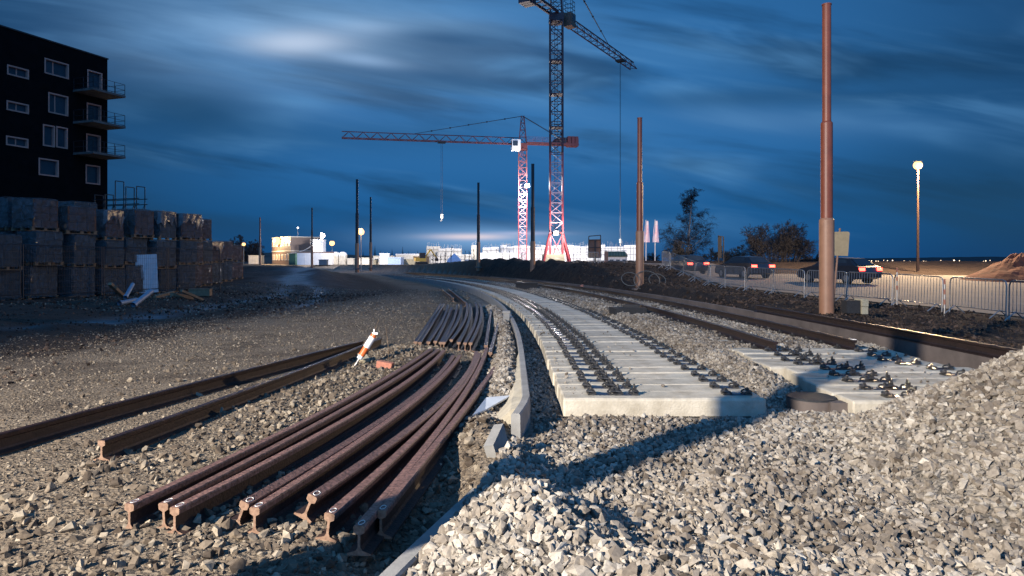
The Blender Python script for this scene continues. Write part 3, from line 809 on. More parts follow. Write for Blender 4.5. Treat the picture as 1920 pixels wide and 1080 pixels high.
# ------------------------------------------------------------------ small things on the site floor
root = empty('guide_post', gp(668, 682, 0.03)); tag(root, 'orange and white striped post leaning over beside the dark rails', 'marker post')
ax = Vector((0.30, 0.05, 0.50)).normalized()
def seg(nm, a, b, r, m):
    mb = MB(); mb.cyl(ax * a, ax * b, r, r * 0.97, n=14); return mb.build(nm, m, root, True, angle=40)
seg('foot_spike', -0.06, 0.10, 0.022, M['galv']); seg('white_band', 0.10, 0.16, 0.05, M['plaswhite']); seg('orange_band', 0.16, 0.32, 0.055, M['orange'])
seg('white_band', 0.32, 0.52, 0.058, M['plaswhite']); seg('orange_band', 0.52, 0.57, 0.05, M['orange'])
mb = MB(); mb.box(ax * 0.59, (0.10, 0.03, 0.035)); mb.box(ax * 0.62 + Vector((-0.03, 0, 0.02)), (0.02, 0.02, 0.06)); mb.build('cap', M['plaswhite'], root)
mb = MB(); mb.box((0, 0, 0.06), (0.13, 0.30, 0.12), Matrix.Rotation(0.5, 3, 'Z') @ Matrix.Rotation(0.25, 3, 'X')); o = mb.build('concrete_chunk', M['rubble'], origin=(0, 0, 0)); o.location = gp(682, 680, 0.0); tag(o, 'broken lump of mortar lying at the foot of the striped post', 'rubble')
mb = MB(); mb.box((0, 0, 0.06), (0.26, 0.12, 0.12), Matrix.Rotation(-0.2, 3, 'Z') @ Matrix.Rotation(0.15, 3, 'Y')); o = mb.build('broken_brick', M['brick'], origin=(0, 0, 0)); o.location = gp(722, 692, 0.0); tag(o, 'broken red brick lying between the rail piles', 'brick')
mb = MB(); p = gp(728, 690, 0); mb.tube(spline([p, p + Vector((-0.02, 0.1, 0.35)), p + Vector((-0.06, 0.1, 0.66))], 8), 0.004, 5); tag(mb.build('thin_stake', M['wood']), 'thin straight stake sticking up beside the broken brick', 'stake')
mb = MB(); p = gp(690, 668, 0); mb.tube(spline([p, p + Vector((0.06, 0, 0.30)), p + Vector((0.17, 0.15, 0.66))], 8), 0.004, 5); tag(mb.build('bent_wire', M['wood']), 'thin bent wire sticking up behind the striped post', 'wire')
# drum shaped manhole ring between the tracks and things near it
root = empty('manhole_ring', (3.55, 8.1, 0.0)); tag(root, 'squat round manhole neck with a top blackened by painted shade between the two tracks', 'manhole')
mb = MB(); mb.cyl((0, 0, -0.1), (0, 0, 0.13), 0.25, 0.285, n=28, cap=False); mb.cyl((0, 0, 0.125), (0, 0, 0.13), 0.285, n=28); mb.build('ring_wall', M['wallc'], root, True, angle=40)
mb = MB(); mb.cyl((0, 0, 0.132), (0, 0, 0.152), 0.285, 0.275, n=28); mb.build('cover', M['black'], root)  # pole shadow painted into the cover as plain black
mb = MB(); p = gp(1585, 768, 0.05); mb.box((p.x, p.y, 0.07), (0.36, 0.16, 0.14), Matrix.Rotation(-0.15, 3, 'Z')); tag(mb.build('edge_block', M['wallc']), 'small dark concrete block beside the manhole neck', 'block')
p = track_pt(20.2, 1.98, 0.14); mb = MB(); mb.box(p + Vector((0, 0, 0.12)), (0.95, 0.7, 0.24), Matrix.Rotation(0.12, 3, 'Z')); mb.box(p + Vector((0.15, 0.1, 0.27)), (0.5, 0.5, 0.07), Matrix.Rotation(-0.3, 3, 'Z'))
tag(mb.build('rubber_mats', M['black']), 'stack of black rubber mats between the two tracks', 'mats')
p = track_pt(38.5, 1.6, 0.1); mb = MB(); mb.box(p + Vector((0, 0, 0.2)), (1.2, 0.9, 0.4)); mb.box(p + Vector((0, 0, 0.42)), (1.3, 1.0, 0.06)); tag(mb.build('cable_chamber', M['black']), 'small dark chamber between the tracks in the far bend', 'chamber')
# ------------------------------------------------------------------ tram poles
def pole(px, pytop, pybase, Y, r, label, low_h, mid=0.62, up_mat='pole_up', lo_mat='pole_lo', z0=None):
    x = (px - 960) / FPX * Y
    zb = CAMZ + (HZ - pybase) / FPX * Y if z0 is None else z0
    zt = CAMZ + (HZ - pytop) / FPX * Y; h = zt - zb
    root = empty('tram_pole', (x, Y, zb)); tag(root, label, 'pole', 'steel tram poles along the new line')
    mb = MB(); mb.cyl((0, 0, -0.4), (0, 0, low_h), r, r, n=24); mb.cyl((0, 0, low_h), (0, 0, low_h + 0.05), r, r * 0.82, n=24)
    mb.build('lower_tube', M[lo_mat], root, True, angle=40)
    mb = MB(); mb.cyl((0, 0, low_h), (0, 0, h * mid), r * 0.8, n=22); mb.cyl((0, 0, h * mid), (0, 0, h * mid + 0.05), r * 0.8, r * 0.6, n=22); mb.build('middle_tube', M[up_mat], root, True, angle=40)
    mb = MB(); mb.cyl((0, 0, h * mid), (0, 0, h), r * 0.59, n=20); mb.cyl((0, 0, h), (0, 0, h + 0.03), r * 0.66, n=20); mb.build('upper_tube', M[up_mat], root, True, angle=40)
    mb = MB(); mb.box((0, 0, -0.05), (r * 3.4, r * 3.4, 0.1)); mb.build('footing', M['wallc'], root)
    return root
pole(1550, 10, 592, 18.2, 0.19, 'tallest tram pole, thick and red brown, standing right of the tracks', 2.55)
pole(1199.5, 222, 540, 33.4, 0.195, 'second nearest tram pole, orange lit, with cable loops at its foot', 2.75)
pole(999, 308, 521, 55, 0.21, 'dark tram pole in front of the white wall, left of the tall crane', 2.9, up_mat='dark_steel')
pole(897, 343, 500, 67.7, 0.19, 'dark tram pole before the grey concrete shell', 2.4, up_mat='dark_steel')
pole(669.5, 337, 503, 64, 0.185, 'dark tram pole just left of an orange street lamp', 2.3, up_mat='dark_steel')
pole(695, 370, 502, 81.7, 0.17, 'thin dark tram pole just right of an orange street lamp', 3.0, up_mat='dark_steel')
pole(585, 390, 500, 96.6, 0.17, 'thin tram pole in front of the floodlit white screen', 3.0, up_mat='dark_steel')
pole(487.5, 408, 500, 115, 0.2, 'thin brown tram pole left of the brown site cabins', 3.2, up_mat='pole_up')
root = copy_tree(bpy.data.objects['tram_pole']); root.location = (-3.6, 1.45, 0.0)
tag(root, 'tram pole just past the left edge that throws the long shadow across the gravel', 'pole', 'steel tram poles along the new line')
# cable loops at the foot of the second pole
x0, y0 = 6.24, 33.4; zc = Hs(x0, y0)
for k, (dx, rad_, zz, lab) in enumerate(((-0.55, 0.42, 0.30, 'left big loop of pale cable at the foot of the second nearest pole'), (0.25, 0.62, 0.22, 'right big loop of pale cable round the foot of the second nearest pole'), (0.75, 0.40, 0.25, 'small loop of pale cable right of the second nearest pole'))):
    mb = MB(); mb.tube([(x0 + dx + rad_ * math.cos(a), y0 - 0.55 + 0.25 * math.sin(a), zc + zz + 0.02 + rad_ * 0.75 * math.sin(a)) for a in np.linspace(0, 2 * math.pi, 28)], 0.018, 5, False)
    tag(mb.build('cable_loop', M['cable'], smooth=True), lab, 'cable', 'cable loops by the pole')
# concrete blocks by the first pole
root = empty('block_stack', (8.95, 18.0, Hs(8.95, 18.0))); tag(root, 'hollow concrete blocks stacked beside the tallest pole', 'concrete blocks')
mb = MB(); mb.box((-0.02, 0, 0.19), (0.36, 0.3, 0.34)); mb.build('dark_box', M['black'], root)
mb = MB(); mb.box((0.25, -0.02, 0.10), (0.16, 0.34, 0.19), Matrix.Rotation(0.1, 3, 'Z')); mb.box((0.25, -0.02, 0.30), (0.17, 0.34, 0.19), Matrix.Rotation(0.16, 3, 'Z')); mb.build('pale_block', M['rubble'], root)
# sign seen from the back behind the pole
root = empty('traffic_sign', at(1562, 556, 24)); tag(root, 'tilted traffic sign seen from its plain back behind the tallest pole', 'sign')
bz = at(1562, 556, 24); tp = at(1575, 428, 24) - bz
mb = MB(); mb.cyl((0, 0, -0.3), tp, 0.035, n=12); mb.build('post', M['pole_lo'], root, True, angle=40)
q = [at(px, py, 23.9) - bz for px, py in ((1555, 479), (1590, 480), (1593, 438), (1592, 435), (1588, 434), (1556, 435))]
mb = MB(); n = len(q); mb.add(q + [p + Vector((0, 0.025, 0)) for p in q], [tuple(range(n)), tuple(reversed(range(n, 2 * n)))] + [(i, i + n, (i + 1) % n + n, (i + 1) % n) for i in range(n)])
mb.build('sign_plate', M['sign_back'], root)
mb = MB()
for zz in (0.62, 0.86):
    c = tp * zz; mb.bar(c + Vector((-0.14, -0.05, 0)), c + Vector((0.2, -0.05, 0.0)), 0.03)
mb.build('clamp', M['galv'], root)

# ------------------------------------------------------------------ crowd barriers
def barrier_proto():
    root = empty('crowd_barrier', (0, 0, 0)); W = 2.15
    mb = MB(); r = 0.02
    loop = [(-W / 2, 0, 0.0), (-W / 2, 0, 0.95), (-W / 2 + 0.04, 0, 1.06), (-W / 2 + 0.14, 0, 1.1), (W / 2 - 0.14, 0, 1.1), (W / 2 - 0.04, 0, 1.06), (W / 2, 0, 0.95), (W / 2, 0, 0.0)]
    mb.tube(loop, r, 8); mb.tube([(-W / 2, 0, 0.22), (W / 2, 0, 0.22)], r * 0.85, 6)
    mb.build('frame', M['galv'], root, True, angle=50)
    mb = MB()
    for i in range(1, 17):
        x = -W / 2 + W * i / 17; mb.tube([(x, 0, 0.22), (x, 0, 1.1)], 0.009, 5, False)
    mb.build('bars', M['galv'], root)
    for sg in (-1, 1):
        mb = MB(); x = sg * (W / 2 - 0.22)
        mb.tube([(x, -0.32, 0.0), (x, 0, 0.24), (x, 0.32, 0.0)], 0.018, 6)
        mb.build('foot', M['galv'], root)
    return root
bp_ = barrier_proto(); used = False
pts = []; y = 13.6
Yc = np.linspace(10, 62, 800); Xc = xbar(Yc)
al = np.concatenate([[0], np.cumsum(np.hypot(np.diff(Xc), np.diff(Yc)))])
pos = np.interp(16.9, Yc, al); i = 0; rb = random.Random(3)
while True:
    ya = np.interp(pos, al, Yc); yb = np.interp(pos + 2.17, al, Yc)
    if yb > 47: break
    A = Vector((float(xbar(ya)), float(ya), Hs(xbar(ya), ya))); B = Vector((float(xbar(yb)), float(yb), Hs(xbar(yb), yb)))
    o = bp_ if not used else copy_tree(bp_); used = True
    c = (A + B) / 2; dv = B - A
    o.location = (c.x + rb.uniform(-0.08, 0.08), c.y, c.z + 0.01)
    o.rotation_euler = (rb.uniform(-0.03, 0.03), -math.atan2(dv.z, dv.xy.length), math.atan2(dv.y, dv.x) + rb.uniform(-0.06, 0.06))
    tag(o, 'galvanised crowd barrier, %s from the right edge in the row along the road' % (ORD[i] if i < 15 else 'one of the last ones'), 'barrier', 'crowd barriers along the road')
    pos += 2.24; i += 1
NB = i
# red and white bands on two barriers ends
for j, (px, py, Y) in enumerate(((1771, 552, 20.3), (1682, 527, 23.2))):
    mb = MB()
    p = at(px, py, Y)
    for k in range(5):
        mb.mi = k % 2; mb.cyl(p + Vector((0, 0, -0.3 + k * 0.15)), p + Vector((0, 0, -0.15 + k * 0.15)), 0.028, n=10)
    mb.mi = 1; mb.cyl((p.x, p.y, Hs(p.x, p.y)), p + Vector((0, 0, -0.3)), 0.026, n=10)
    tag(mb.build('striped_rod', [M['brick'], M['galv']]), 'red and white striped rod tied between barriers, %s one' % ('nearer' if j == 0 else 'farther'), 'rod', 'striped rods on the barriers')

# ------------------------------------------------------------------ street lamps
def lamp_post(px, pylamp, pybase, Y, label, bulb, power, col, r=0.08, arm=0.9, size=0.16, nm='street_lamp', lightr=0.15):
    x = (px - 960) / FPX * Y; zb = CAMZ + (HZ - pybase) / FPX * Y; zt = CAMZ + (HZ - pylamp) / FPX * Y; h = zt - zb
    root = empty(nm, (x, Y, zb)); tag(root, label, 'street lamp')
    mb = MB(); mb.cyl((0, 0, -0.5), (0, 0, h - 0.25), r, r * 0.6, n=12); mb.build('post', M['lamp_post'] if 'tall' in label else M['galv'], root, True, angle=40)
    mb = MB(); mb.box((0, 0, h + size * 0.95), (size * 1.3, size * 1.6, size * 0.3)); mb.cyl((0, 0, h - 0.3), (0, 0, h - size * 0.9), r * 0.9, n=8)
    mb.build('lamp_head', M['galv'], root)
    bm = bmesh.new(); bmesh.ops.create_icosphere(bm, subdivisions=3, radius=size)
    me = bpy.data.meshes.new('bulb'); bm.to_mesh(me); bm.free(); me.materials.append(M[bulb]); o = bpy.data.objects.new('bulb', me); COL.objects.link(o); o.parent = root; o.location = (0, 0, h)
    o.visible_shadow = True
    if power:
        l = bpy.data.lights.new('lamp_light', 'SPOT' if power > 20000 else 'POINT'); l.energy = power;
        if power > 20000: l.spot_size = R_(177); l.spot_blend = 0.12
        l.color = col; l.shadow_soft_size = lightr
        lo = bpy.data.objects.new('lamp_light', l); COL.objects.link(lo); lo.location = (x, Y - 0.7, zt)
    return root
M['lamp_post'] = mat('brown_lamp_post', (0.06, 0.03, 0.015), 0.6, var=0.1)
WARM = (1.0, 0.68, 0.38); WHITE = (1.0, 0.92, 0.9)
lamp_post(1721, 310, 497, 55, 'tall street lamp with an orange lit head at the right', 'lamp_warm', 30000, WARM, r=0.11, size=0.34)
lamp_post(677, 435, 503, 92, 'orange street lamp between two dark tram poles', 'lamp_warm', 500, WARM, size=0.42)
lamp_post(622.5, 456, 499, 150, 'far orange street lamp right of the floodlit screen', 'lamp_warm', 0, WARM, size=0.55)
lamp_post(457, 458, 499, 150, 'small far street lamp at the right end of the wrapped pallets', 'lamp_warm', 0, WARM, size=0.36)
lamp_post(605, 442, 499, 122, 'white floodlight mast beside the floodlit screen', 'lamp_white', 3000, WHITE, size=0.42, nm='floodlight_mast')
lamp_post(558.5, 427, 445, 133, 'thin mast with a small lamp on the site cabin roof', 'lamp_white', 0, WHITE, r=0.05, size=0.16, nm='roof_mast')

# ------------------------------------------------------------------ cars on the road
def car_proto():
    root = empty('car', (0, 0, 0)); W = 1.74
    prof = [(-2.15, 0.35), (-2.2, 0.62), (-2.12, 0.92), (-1.85, 1.0), (-1.35, 1.40), (-0.2, 1.46), (0.35, 1.40), (1.05, 0.98), (1.95, 0.82), (2.15, 0.62), (2.15, 0.32), (1.75, 0.24), (-1.75, 0.24)]
    bm = bmesh.new(); rings = []
    for y, k in ((-W / 2, 0.93), (-W / 2 + 0.07, 1.0), (W / 2 - 0.07, 1.0), (W / 2, 0.93)):
        ring = []
        for x, z in prof:
            zz = z if z < 0.95 else 0.95 + (z - 0.95) * (1 if k == 1.0 else 0.93)
            inset = 0.22 * max(0, (z - 0.98) / 0.45)
            yy = y - math.copysign(inset, y); ring.append(bm.verts.new((x * (1 if k == 1 else 0.985), yy, zz)))
        rings.append(ring)
    n = len(prof)
    for a in range(3):
        for i in range(n): bm.faces.new((rings[a][i], rings[a + 1][i], rings[a + 1][(i + 1) % n], rings[a][(i + 1) % n]))
    bm.faces.new(rings[0]); bm.faces.new(list(reversed(rings[3])))
    bmesh.ops.recalc_face_normals(bm, faces=bm.faces)
    me = bpy.data.meshes.new('body'); bm.to_mesh(me); bm.free(); me.materials.append(M['carpaint'])
    o = bpy.data.objects.new('body', me); COL.objects.link(o); o.parent = root; CHILD.setdefault(root.name, []).append(o)
    mb = MB(); q = [(-1.80, 1.03), (-1.42, 1.36), (-1.42, 1.36), (-1.80, 1.03)]
    mb.add([(-1.86, -0.62, 1.02), (-1.86, 0.62, 1.02), (-1.42, 0.55, 1.375), (-1.42, -0.55, 1.375), (-1.80, -0.62, 1.0), (-1.80, 0.62, 1.0), (-1.36, 0.55, 1.355), (-1.36, -0.55, 1.355)], [(0, 3, 2, 1), (4, 5, 6, 7), (0, 1, 5, 4), (2, 3, 7, 6)]); mb.build('rear_window', M['pane'], root)
    mb = MB(); mb.add([(0.40, -0.58, 1.385), (0.40, 0.58, 1.385), (1.0, 0.66, 1.03), (1.0, -0.66, 1.03), (0.36, -0.58, 1.365), (0.36, 0.58, 1.365), (0.96, 0.66, 1.0), (0.96, -0.66, 1.0)], [(0, 3, 2, 1), (4, 5, 6, 7), (0, 1, 5, 4), (2, 3, 7, 6)]); mb.build('windscreen', M['pane'], root)
    for sg in (-1, 1):
        mb = MB(); ya, yb = sg * 0.835, sg * 0.70
        mb.add([(-1.45, ya, 1.02), (0.72, ya, 1.02), (0.25, yb, 1.34), (-1.15, yb, 1.34), (-1.45, ya - sg * .08, 1.02), (0.72, ya - sg * .08, 1.02), (0.25, yb - sg * .08, 1.34), (-1.15, yb - sg * .08, 1.34)], [(0, 1, 2, 3), (7, 6, 5, 4), (0, 4, 5, 1), (2, 6, 7, 3)])
        mb.build('side_window', M['pane'], root)
        mb = MB(); mb.box((-2.165, sg * 0.66, 0.80), (0.09, 0.36, 0.16)); mb.build('tail_light', M['tail'], root)
        mb = MB(); mb.box((2.10, sg * 0.62, 0.66), (0.12, 0.34, 0.14)); mb.build('headlight', M['plaswhite'], root)
        for xx in (-1.32, 1.32):
            mb = MB(); mb.cyl((xx, sg * 0.66, 0.31), (xx, sg * 0.88, 0.31), 0.31, n=20); w = mb.build('wheel', M['rubber'], root)
            mb = MB(); mb.cyl((xx, sg * 0.80, 0.31), (xx, sg * 0.885, 0.31), 0.19, n=14); mb.build('rim', M['galv'], w)
    return root
M['carpaint'] = mat('dark_car_paint', (0.02, 0.022, 0.028), 0.3, 0.0, var=0.1, spec=0.5)
carp = car_proto()
CARS = [(18.6, 39.0, 'dark car with glowing red tail lights right behind the tallest pole'), (15.6, 46.0, 'dark car with glowing red tail lights in front of the round bush'), (13.6, 53.5, 'farthest dark car with red tail lights, near the birch')]
for i, (x, y, lab) in enumerate(CARS):
    o = carp if i == 0 else copy_tree(carp)
    nx_, ny_ = (CARS[i + 1][0], CARS[i + 1][1]) if i + 1 < len(CARS) else (12.9, 57)
    o.location = (x, y, float(hroad(y)) + 0.035); o.rotation_euler = (0, 0, math.atan2(ny_ - y, nx_ - x)); tag(o, lab, 'car', 'cars queuing on the road')
# ------------------------------------------------------------------ dark apartment block on the left
K = Vector((-39.7, 67.0)); T2 = Vector((-0.337, -0.9415)); N2 = Vector((0.9415, -0.337))
ZG = 0.9; ZTOP = 21.55; LEN = 26.0; DEP = 13.0
root = empty('apartment_block', (K.x, K.y, ZG)); tag(root, 'black rendered apartment block with salmon framed windows and balconies on the left', 'building')
# local frame: X along the wall towards the camera, Y outwards, Z up
MX = Matrix(((T2.x, N2.x, 0, 0), (T2.y, N2.y, 0, 0), (0, 0, 1, 0), (0, 0, 0, 1)))
def wall_s(px):
    a = (px - 960) / FPX; return (a * K.y - K.x) / (T2.x - a * T2.y)
def wall_z(px, py):
    s = wall_s(px); return CAMZ + (HZ - py) / FPX * (K.y + T2.y * s) - ZG
WINS = [(15, 52, 120, 150, 1), (85, 127, 107, 150, 2), (165, 190, 130, 173, 3), (14, 52, 187, 215, 1), (92, 126, 172, 219, 2), (164, 188, 192, 232, 3),
        (13, 51, 253, 279, 1), (82, 101, 233, 276, 0), (107, 125, 237, 279, 0), (163, 187, 250, 289, 3), (74, 108, 295, 333, 0), (162, 186, 308, 347, 3)]
rects = []
for x0, x1, y0, y1, k in WINS:
    xc = (x0 + x1) / 2
    s1, s0 = wall_s(x0), wall_s(x1)
    z1 = wall_z(x0, y0); z0 = wall_z(x1, y1)
    # the photograph's box of a slanting window: shave the slope
    sl = 0.31 * (x1 - x0) / FPX * (K.y + T2.y * (s0 + s1) / 2) * 0.5
    rects.append((s0, s1, z0 + sl * 0.5, z1 - sl * 0.5, k))
ss = sorted({0.0, LEN} | {r[0] for r in rects} | {r[1] for r in rects}); zz = sorted({0.0, ZTOP - ZG} | {r[2] for r in rects} | {r[3] for r in rects})
mb = MB(MX)
for i in range(len(ss) - 1):
    for j in range(len(zz) - 1):
        a, b = (ss[i] + ss[i + 1]) / 2, (zz[j] + zz[j + 1]) / 2
        if any(r[0] < a < r[1] and r[2] < b < r[3] for r in rects): continue
        mb.add([(ss[i], 0, zz[j]), (ss[i + 1], 0, zz[j]), (ss[i + 1], 0, zz[j + 1]), (ss[i], 0, zz[j + 1])], [(0, 1, 2, 3)])
h = ZTOP - ZG
mb.add([(0, 0, 0), (LEN, 0, 0), (LEN, -DEP, 0), (0, -DEP, 0), (0, 0, h), (LEN, 0, h), (LEN, -DEP, h), (0, -DEP, h)], [(0, 4, 7, 3), (1, 2, 6, 5), (2, 3, 7, 6)])
mb.add([(0.3, -0.35, 0), (LEN, -0.35, 0), (LEN, -0.35, h), (0.3, -0.35, h)], [(0, 1, 2, 3)])
mb.build('wall', M['black_wall'], root)
mb = MB(MX); mb.bbox((-0.06, -DEP, h), (LEN, 0.08, h + 0.12)); mb.build('roof', M['dark_steel'], root)
mb = MB(MX); mb.bbox((-0.05, 0.02, 2.4), (LEN, 0.30, 2.75)); mb.bbox((-0.05, 0.012, 0.0), (0.35, 0.2, 2.4)); mb.build('plinth_slab', M['grey'], root)
for s0, s1, z0, z1, k in rects:
    mb = MB(MX); d = -0.32
    w = 0.09
    mb.bbox((s0, d, z0), (s0 + 0.03, 0.03, z1)); mb.bbox((s1 - 0.03, d, z0), (s1, 0.03, z1)); mb.bbox((s0 + 0.03, d, z0), (s1 - 0.03, 0.03, z0 + 0.03)); mb.bbox((s0 + 0.03, d, z1 - 0.03), (s1 - 0.03, 0.03, z1))
    mb.bbox((s0 - w, 0.004, z0 - w), (s0, 0.04, z1 + w)); mb.bbox((s1, 0.004, z0 - w), (s1 + w, 0.04, z1 + w)); mb.bbox((s0, 0.004, z0 - w), (s1, 0.04, z0)); mb.bbox((s0, 0.004, z1), (s1, 0.04, z1 + w))
    f = mb.build('window' if k != 3 else 'balcony_door', M['reveal'], root)
    mb = MB(MX); mb.bbox((s0 + 0.03, -0.26, z0 + 0.03), (s1 - 0.03, -0.24, z1 - 0.03)); mb.build('pane', M['pane'], f)
    if k in (1, 2):
        mb = MB(MX); sm_ = s0 + (s1 - s0) * (0.6 if k == 2 else 0.5); mb.bbox((sm_ - 0.05, -0.235, z0 + 0.03), (sm_ + 0.05, -0.2, z1 - 0.03)); mb.build('mullion', M['reveal'], f)
for py in (178, 236, 293):
    z0 = wall_z(170, py) - 0.12
    mb = MB(MX); mb.bbox((0.15, 0.01, z0), (3.6, 2.55, z0 + 0.2)); b = mb.build('balcony', M['wallc'], root)
    mb = MB(MX); r = 0.028; zt = z0 + 1.25
    P = [(3.55, 0.05), (3.55, 2.5), (0.2, 2.5), (0.2, 0.05)]
    for (xa, ya), (xb, yb) in zip(P[:-1], P[1:]):
        n = max(2, int(math.hypot(xb - xa, yb - ya) / 1.1))
        for i in range(n + 1):
            x, y = xa + (xb - xa) * i / n, ya + (yb - ya) * i / n; mb.bar((x, y, z0 + 0.2), (x, y, zt), 0.035)
        for q in (zt, z0 + 0.72, z0 + 0.3): mb.bar((xa, ya, q), (xb, yb, q), 0.03)
    mb.build('railing', M['dark_steel'], b)
# scaffolding at the corner of the block
root = empty('scaffold', (-36.2, 63.5, 0.9)); tag(root, 'dark tubular scaffold with decks at the near corner of the black block', 'scaffold')
SX, SY = N2, T2; MS = Matrix(((N2.x, T2.x, 0, 0), (N2.y, T2.y, 0, 0), (0, 0, 1, 0), (0, 0, 0, 1)))
mb = MB(MS); XS = [-3.0, -1.7, -0.4, 0.9, 2.2]
tops = [7.1, 7.1, 8.3, 7.7, 7.7]
for x, t in zip(XS, tops):
    for y in (-0.45, 0.45): mb.tube([(x, y, 0), (x, y, t)], 0.045, 6)
    mb.bar((x, -0.45, t), (x, 0.45, t), 0.07)
    for q in (2.0, 4.0, 5.0): mb.bar((x, -0.45, q), (x, 0.45, q), 0.06)
for y in (-0.45, 0.45):
    for q in (2.1, 4.1, 5.1, 6.1, 6.6): mb.tube([(-3.3, y, q), (2.5, y, q)], 0.04, 5)
    for a, b in zip(XS[:-1], XS[1:]): mb.tube([(a, y, 4.1), (b, y, 6.1)], 0.03, 5)
mb.build('tubes', M['dark_steel'], root)
for q, d in ((5.0, 0.1), (4.0, 0.12), (2.0, 0.1)):
    mb = MB(MS); mb.box((-0.4, 0, q + 0.1), (5.7, 0.82, d)); mb.build('deck', M['wood'], root)
mb = MB(MS); mb.box((-1.0, -0.2, 5.42), (2.6, 0.5, 0.5)); mb.box((1.6, -0.1, 4.5), (1.0, 0.6, 0.6)); mb.build('boards', M['dark_steel'], root)

# ------------------------------------------------------------------ wrapped pallet loads
def wrap_material():
    m = bpy.data.materials.new('crinkled_clear_wrap'); m.use_nodes = True
    nt = m.node_tree; N = nt.nodes; L = nt.links; b = N['Principled BSDF']
    b.inputs['Base Color'].default_value = (0.13, 0.15, 0.165, 1); b.inputs['Roughness'].default_value = 0.12; b.inputs['Alpha'].default_value = 0.5
    tc = N.new('ShaderNodeTexCoord'); mp = N.new('ShaderNodeMapping'); mp.inputs['Scale'].default_value = (1, 1, 0.35)
    oi = N.new('ShaderNodeObjectInfo'); L.new(tc.outputs['Object'], mp.inputs['Vector']); L.new(oi.outputs['Location'], mp.inputs['Location'])
    n = N.new('ShaderNodeTexNoise'); n.inputs['Scale'].default_value = 7; n.inputs['Detail'].default_value = 5; n.inputs['Distortion'].default_value = 1.5
    L.new(mp.outputs['Vector'], n.inputs['Vector'])
    bp = N.new('ShaderNodeBump'); bp.inputs['Strength'].default_value = 1.0; bp.inputs['Distance'].default_value = 0.5
    L.new(n.outputs['Fac'], bp.inputs['Height']); L.new(bp.outputs['Normal'], b.inputs['Normal']); return m
M['wrap'] = wrap_material()
M['hood'] = mat('milky_plastic_hood', (0.11, 0.10, 0.10), 0.16, var=0.3, scale=3, bump=1.0, bscale=9, alpha=0.75)
M['load_a'] = mat('brown_orange_blocks', (0.12, 0.045, 0.02), 0.9, var=0.4, scale=5)
M['load_b'] = mat('grey_blocks', (0.05, 0.055, 0.055), 0.9, var=0.4, scale=5)
M['load_c'] = mat('dark_teal_panels', (0.025, 0.045, 0.055), 0.8, var=0.4, scale=3)
def pallet_proto(m, hh, seed, hood=False):
    root = empty('pallet_load', (0, 0, 0)); r = random.Random(seed)
    mb = MB()
    for y in (-0.45, 0, 0.45):
        mb.box((0, y, 0.012), (1.16, 0.1, 0.024)); mb.box((0, y, 0.13), (1.16, 0.12, 0.022))
        for x in (-0.5, 0, 0.5): mb.box((x, y, 0.071), (0.12, 0.1, 0.094))
    mb.build('pallet', M['wood'], root)
    mb = MB(); nz = 4 if hh > 1.2 else 3; z = 0.145
    for k in range(nz):
        dz = (hh - 0.16) / nz
        for ix in range(3):
            for iy in range(2):
                mb.box((-0.35 + 0.35 * ix + r.uniform(-.012, .012), -0.26 + 0.52 * iy + r.uniform(-.012, .012), z + dz / 2), (0.335, 0.5, dz - 0.012))
        z += dz
    mb.build('blocks', m, root)
    n = 28; vs, fs = [], []; zs = np.linspace(0.10, hh + 0.02, 9)
    for j, z in enumerate(zs):
        for i in range(n):
            a = 2 * math.pi * i / n; c, s_ = math.cos(a), math.sin(a); k = 1 / max(abs(c), abs(s_)); k = min(k, 1.30)
            q = 1 + 0.045 * r.uniform(-1, 1); vs.append((0.575 * c * k * q, 0.545 * s_ * k * q, z + 0.02 * r.uniform(-1, 1)))
    for j in range(len(zs) - 1):
        for i in range(n):
            i2 = (i + 1) % n; fs.append((j * n + i, j * n + i2, (j + 1) * n + i2, (j + 1) * n + i))
    t = len(vs); vs.append((0, 0, hh + 0.07))
    for i in range(n): fs.append(((len(zs) - 1) * n + i, (len(zs) - 1) * n + (i + 1) % n, t))
    mb = MB(); mb.add(vs, fs); mb.build('plastic_wrap', M['wrap'], root)
    if hood:
        vs, fs = [], []; zs = [hh - 0.5, hh - 0.2, hh + 0.035]
        for j, z in enumerate(zs):
            for i in range(n):
                a = 2 * math.pi * i / n; c, s_ = math.cos(a), math.sin(a); k = min(1 / max(abs(c), abs(s_)), 1.30)
                q = 1.03 + 0.03 * r.uniform(-1, 1) + 0.05 * (2 - j) * r.random(); vs.append((0.575 * c * k * q, 0.545 * s_ * k * q, z + (0.30 * r.uniform(-1, 1) if j == 0 else 0.015 * r.uniform(-1, 1))))
        for j in range(2):
            for i in range(n):
                i2 = (i + 1) % n; fs.append((j * n + i, j * n + i2, (j + 1) * n + i2, (j + 1) * n + i))
        t = len(vs); vs.append((0, 0, hh + 0.10))
        for i in range(n): fs.append((2 * n + i, 2 * n + (i + 1) % n, t))
        mb = MB(); mb.add(vs, fs); mb.build('top_sheet', M['hood'], root)
    return root
PP = [pallet_proto(M['load_a'], 1.22, 1), pallet_proto(M['load_b'], 1.28, 2), pallet_proto(M['load_c'], 1.15, 3), pallet_proto(M['load_a'], 1.22, 4, True), pallet_proto(M['load_a'], 1.1, 5), pallet_proto(M['load_b'], 1.3, 6, True)]
PH = [1.25, 1.31, 1.18, 1.28, 1.13, 1.36]; usedp = [False] * 6
rp_ = random.Random(21)
def put_pallet(k, loc, rz, label, group):
    o = PP[k] if not usedp[k] else copy_tree(PP[k]); usedp[k] = True
    o.location = loc; o.rotation_euler = (0, 0, rz); o.scale = (rp_.uniform(0.88, 1.12), rp_.uniform(0.88, 1.12), 1.0); tag(o, label, 'pallet load', group)
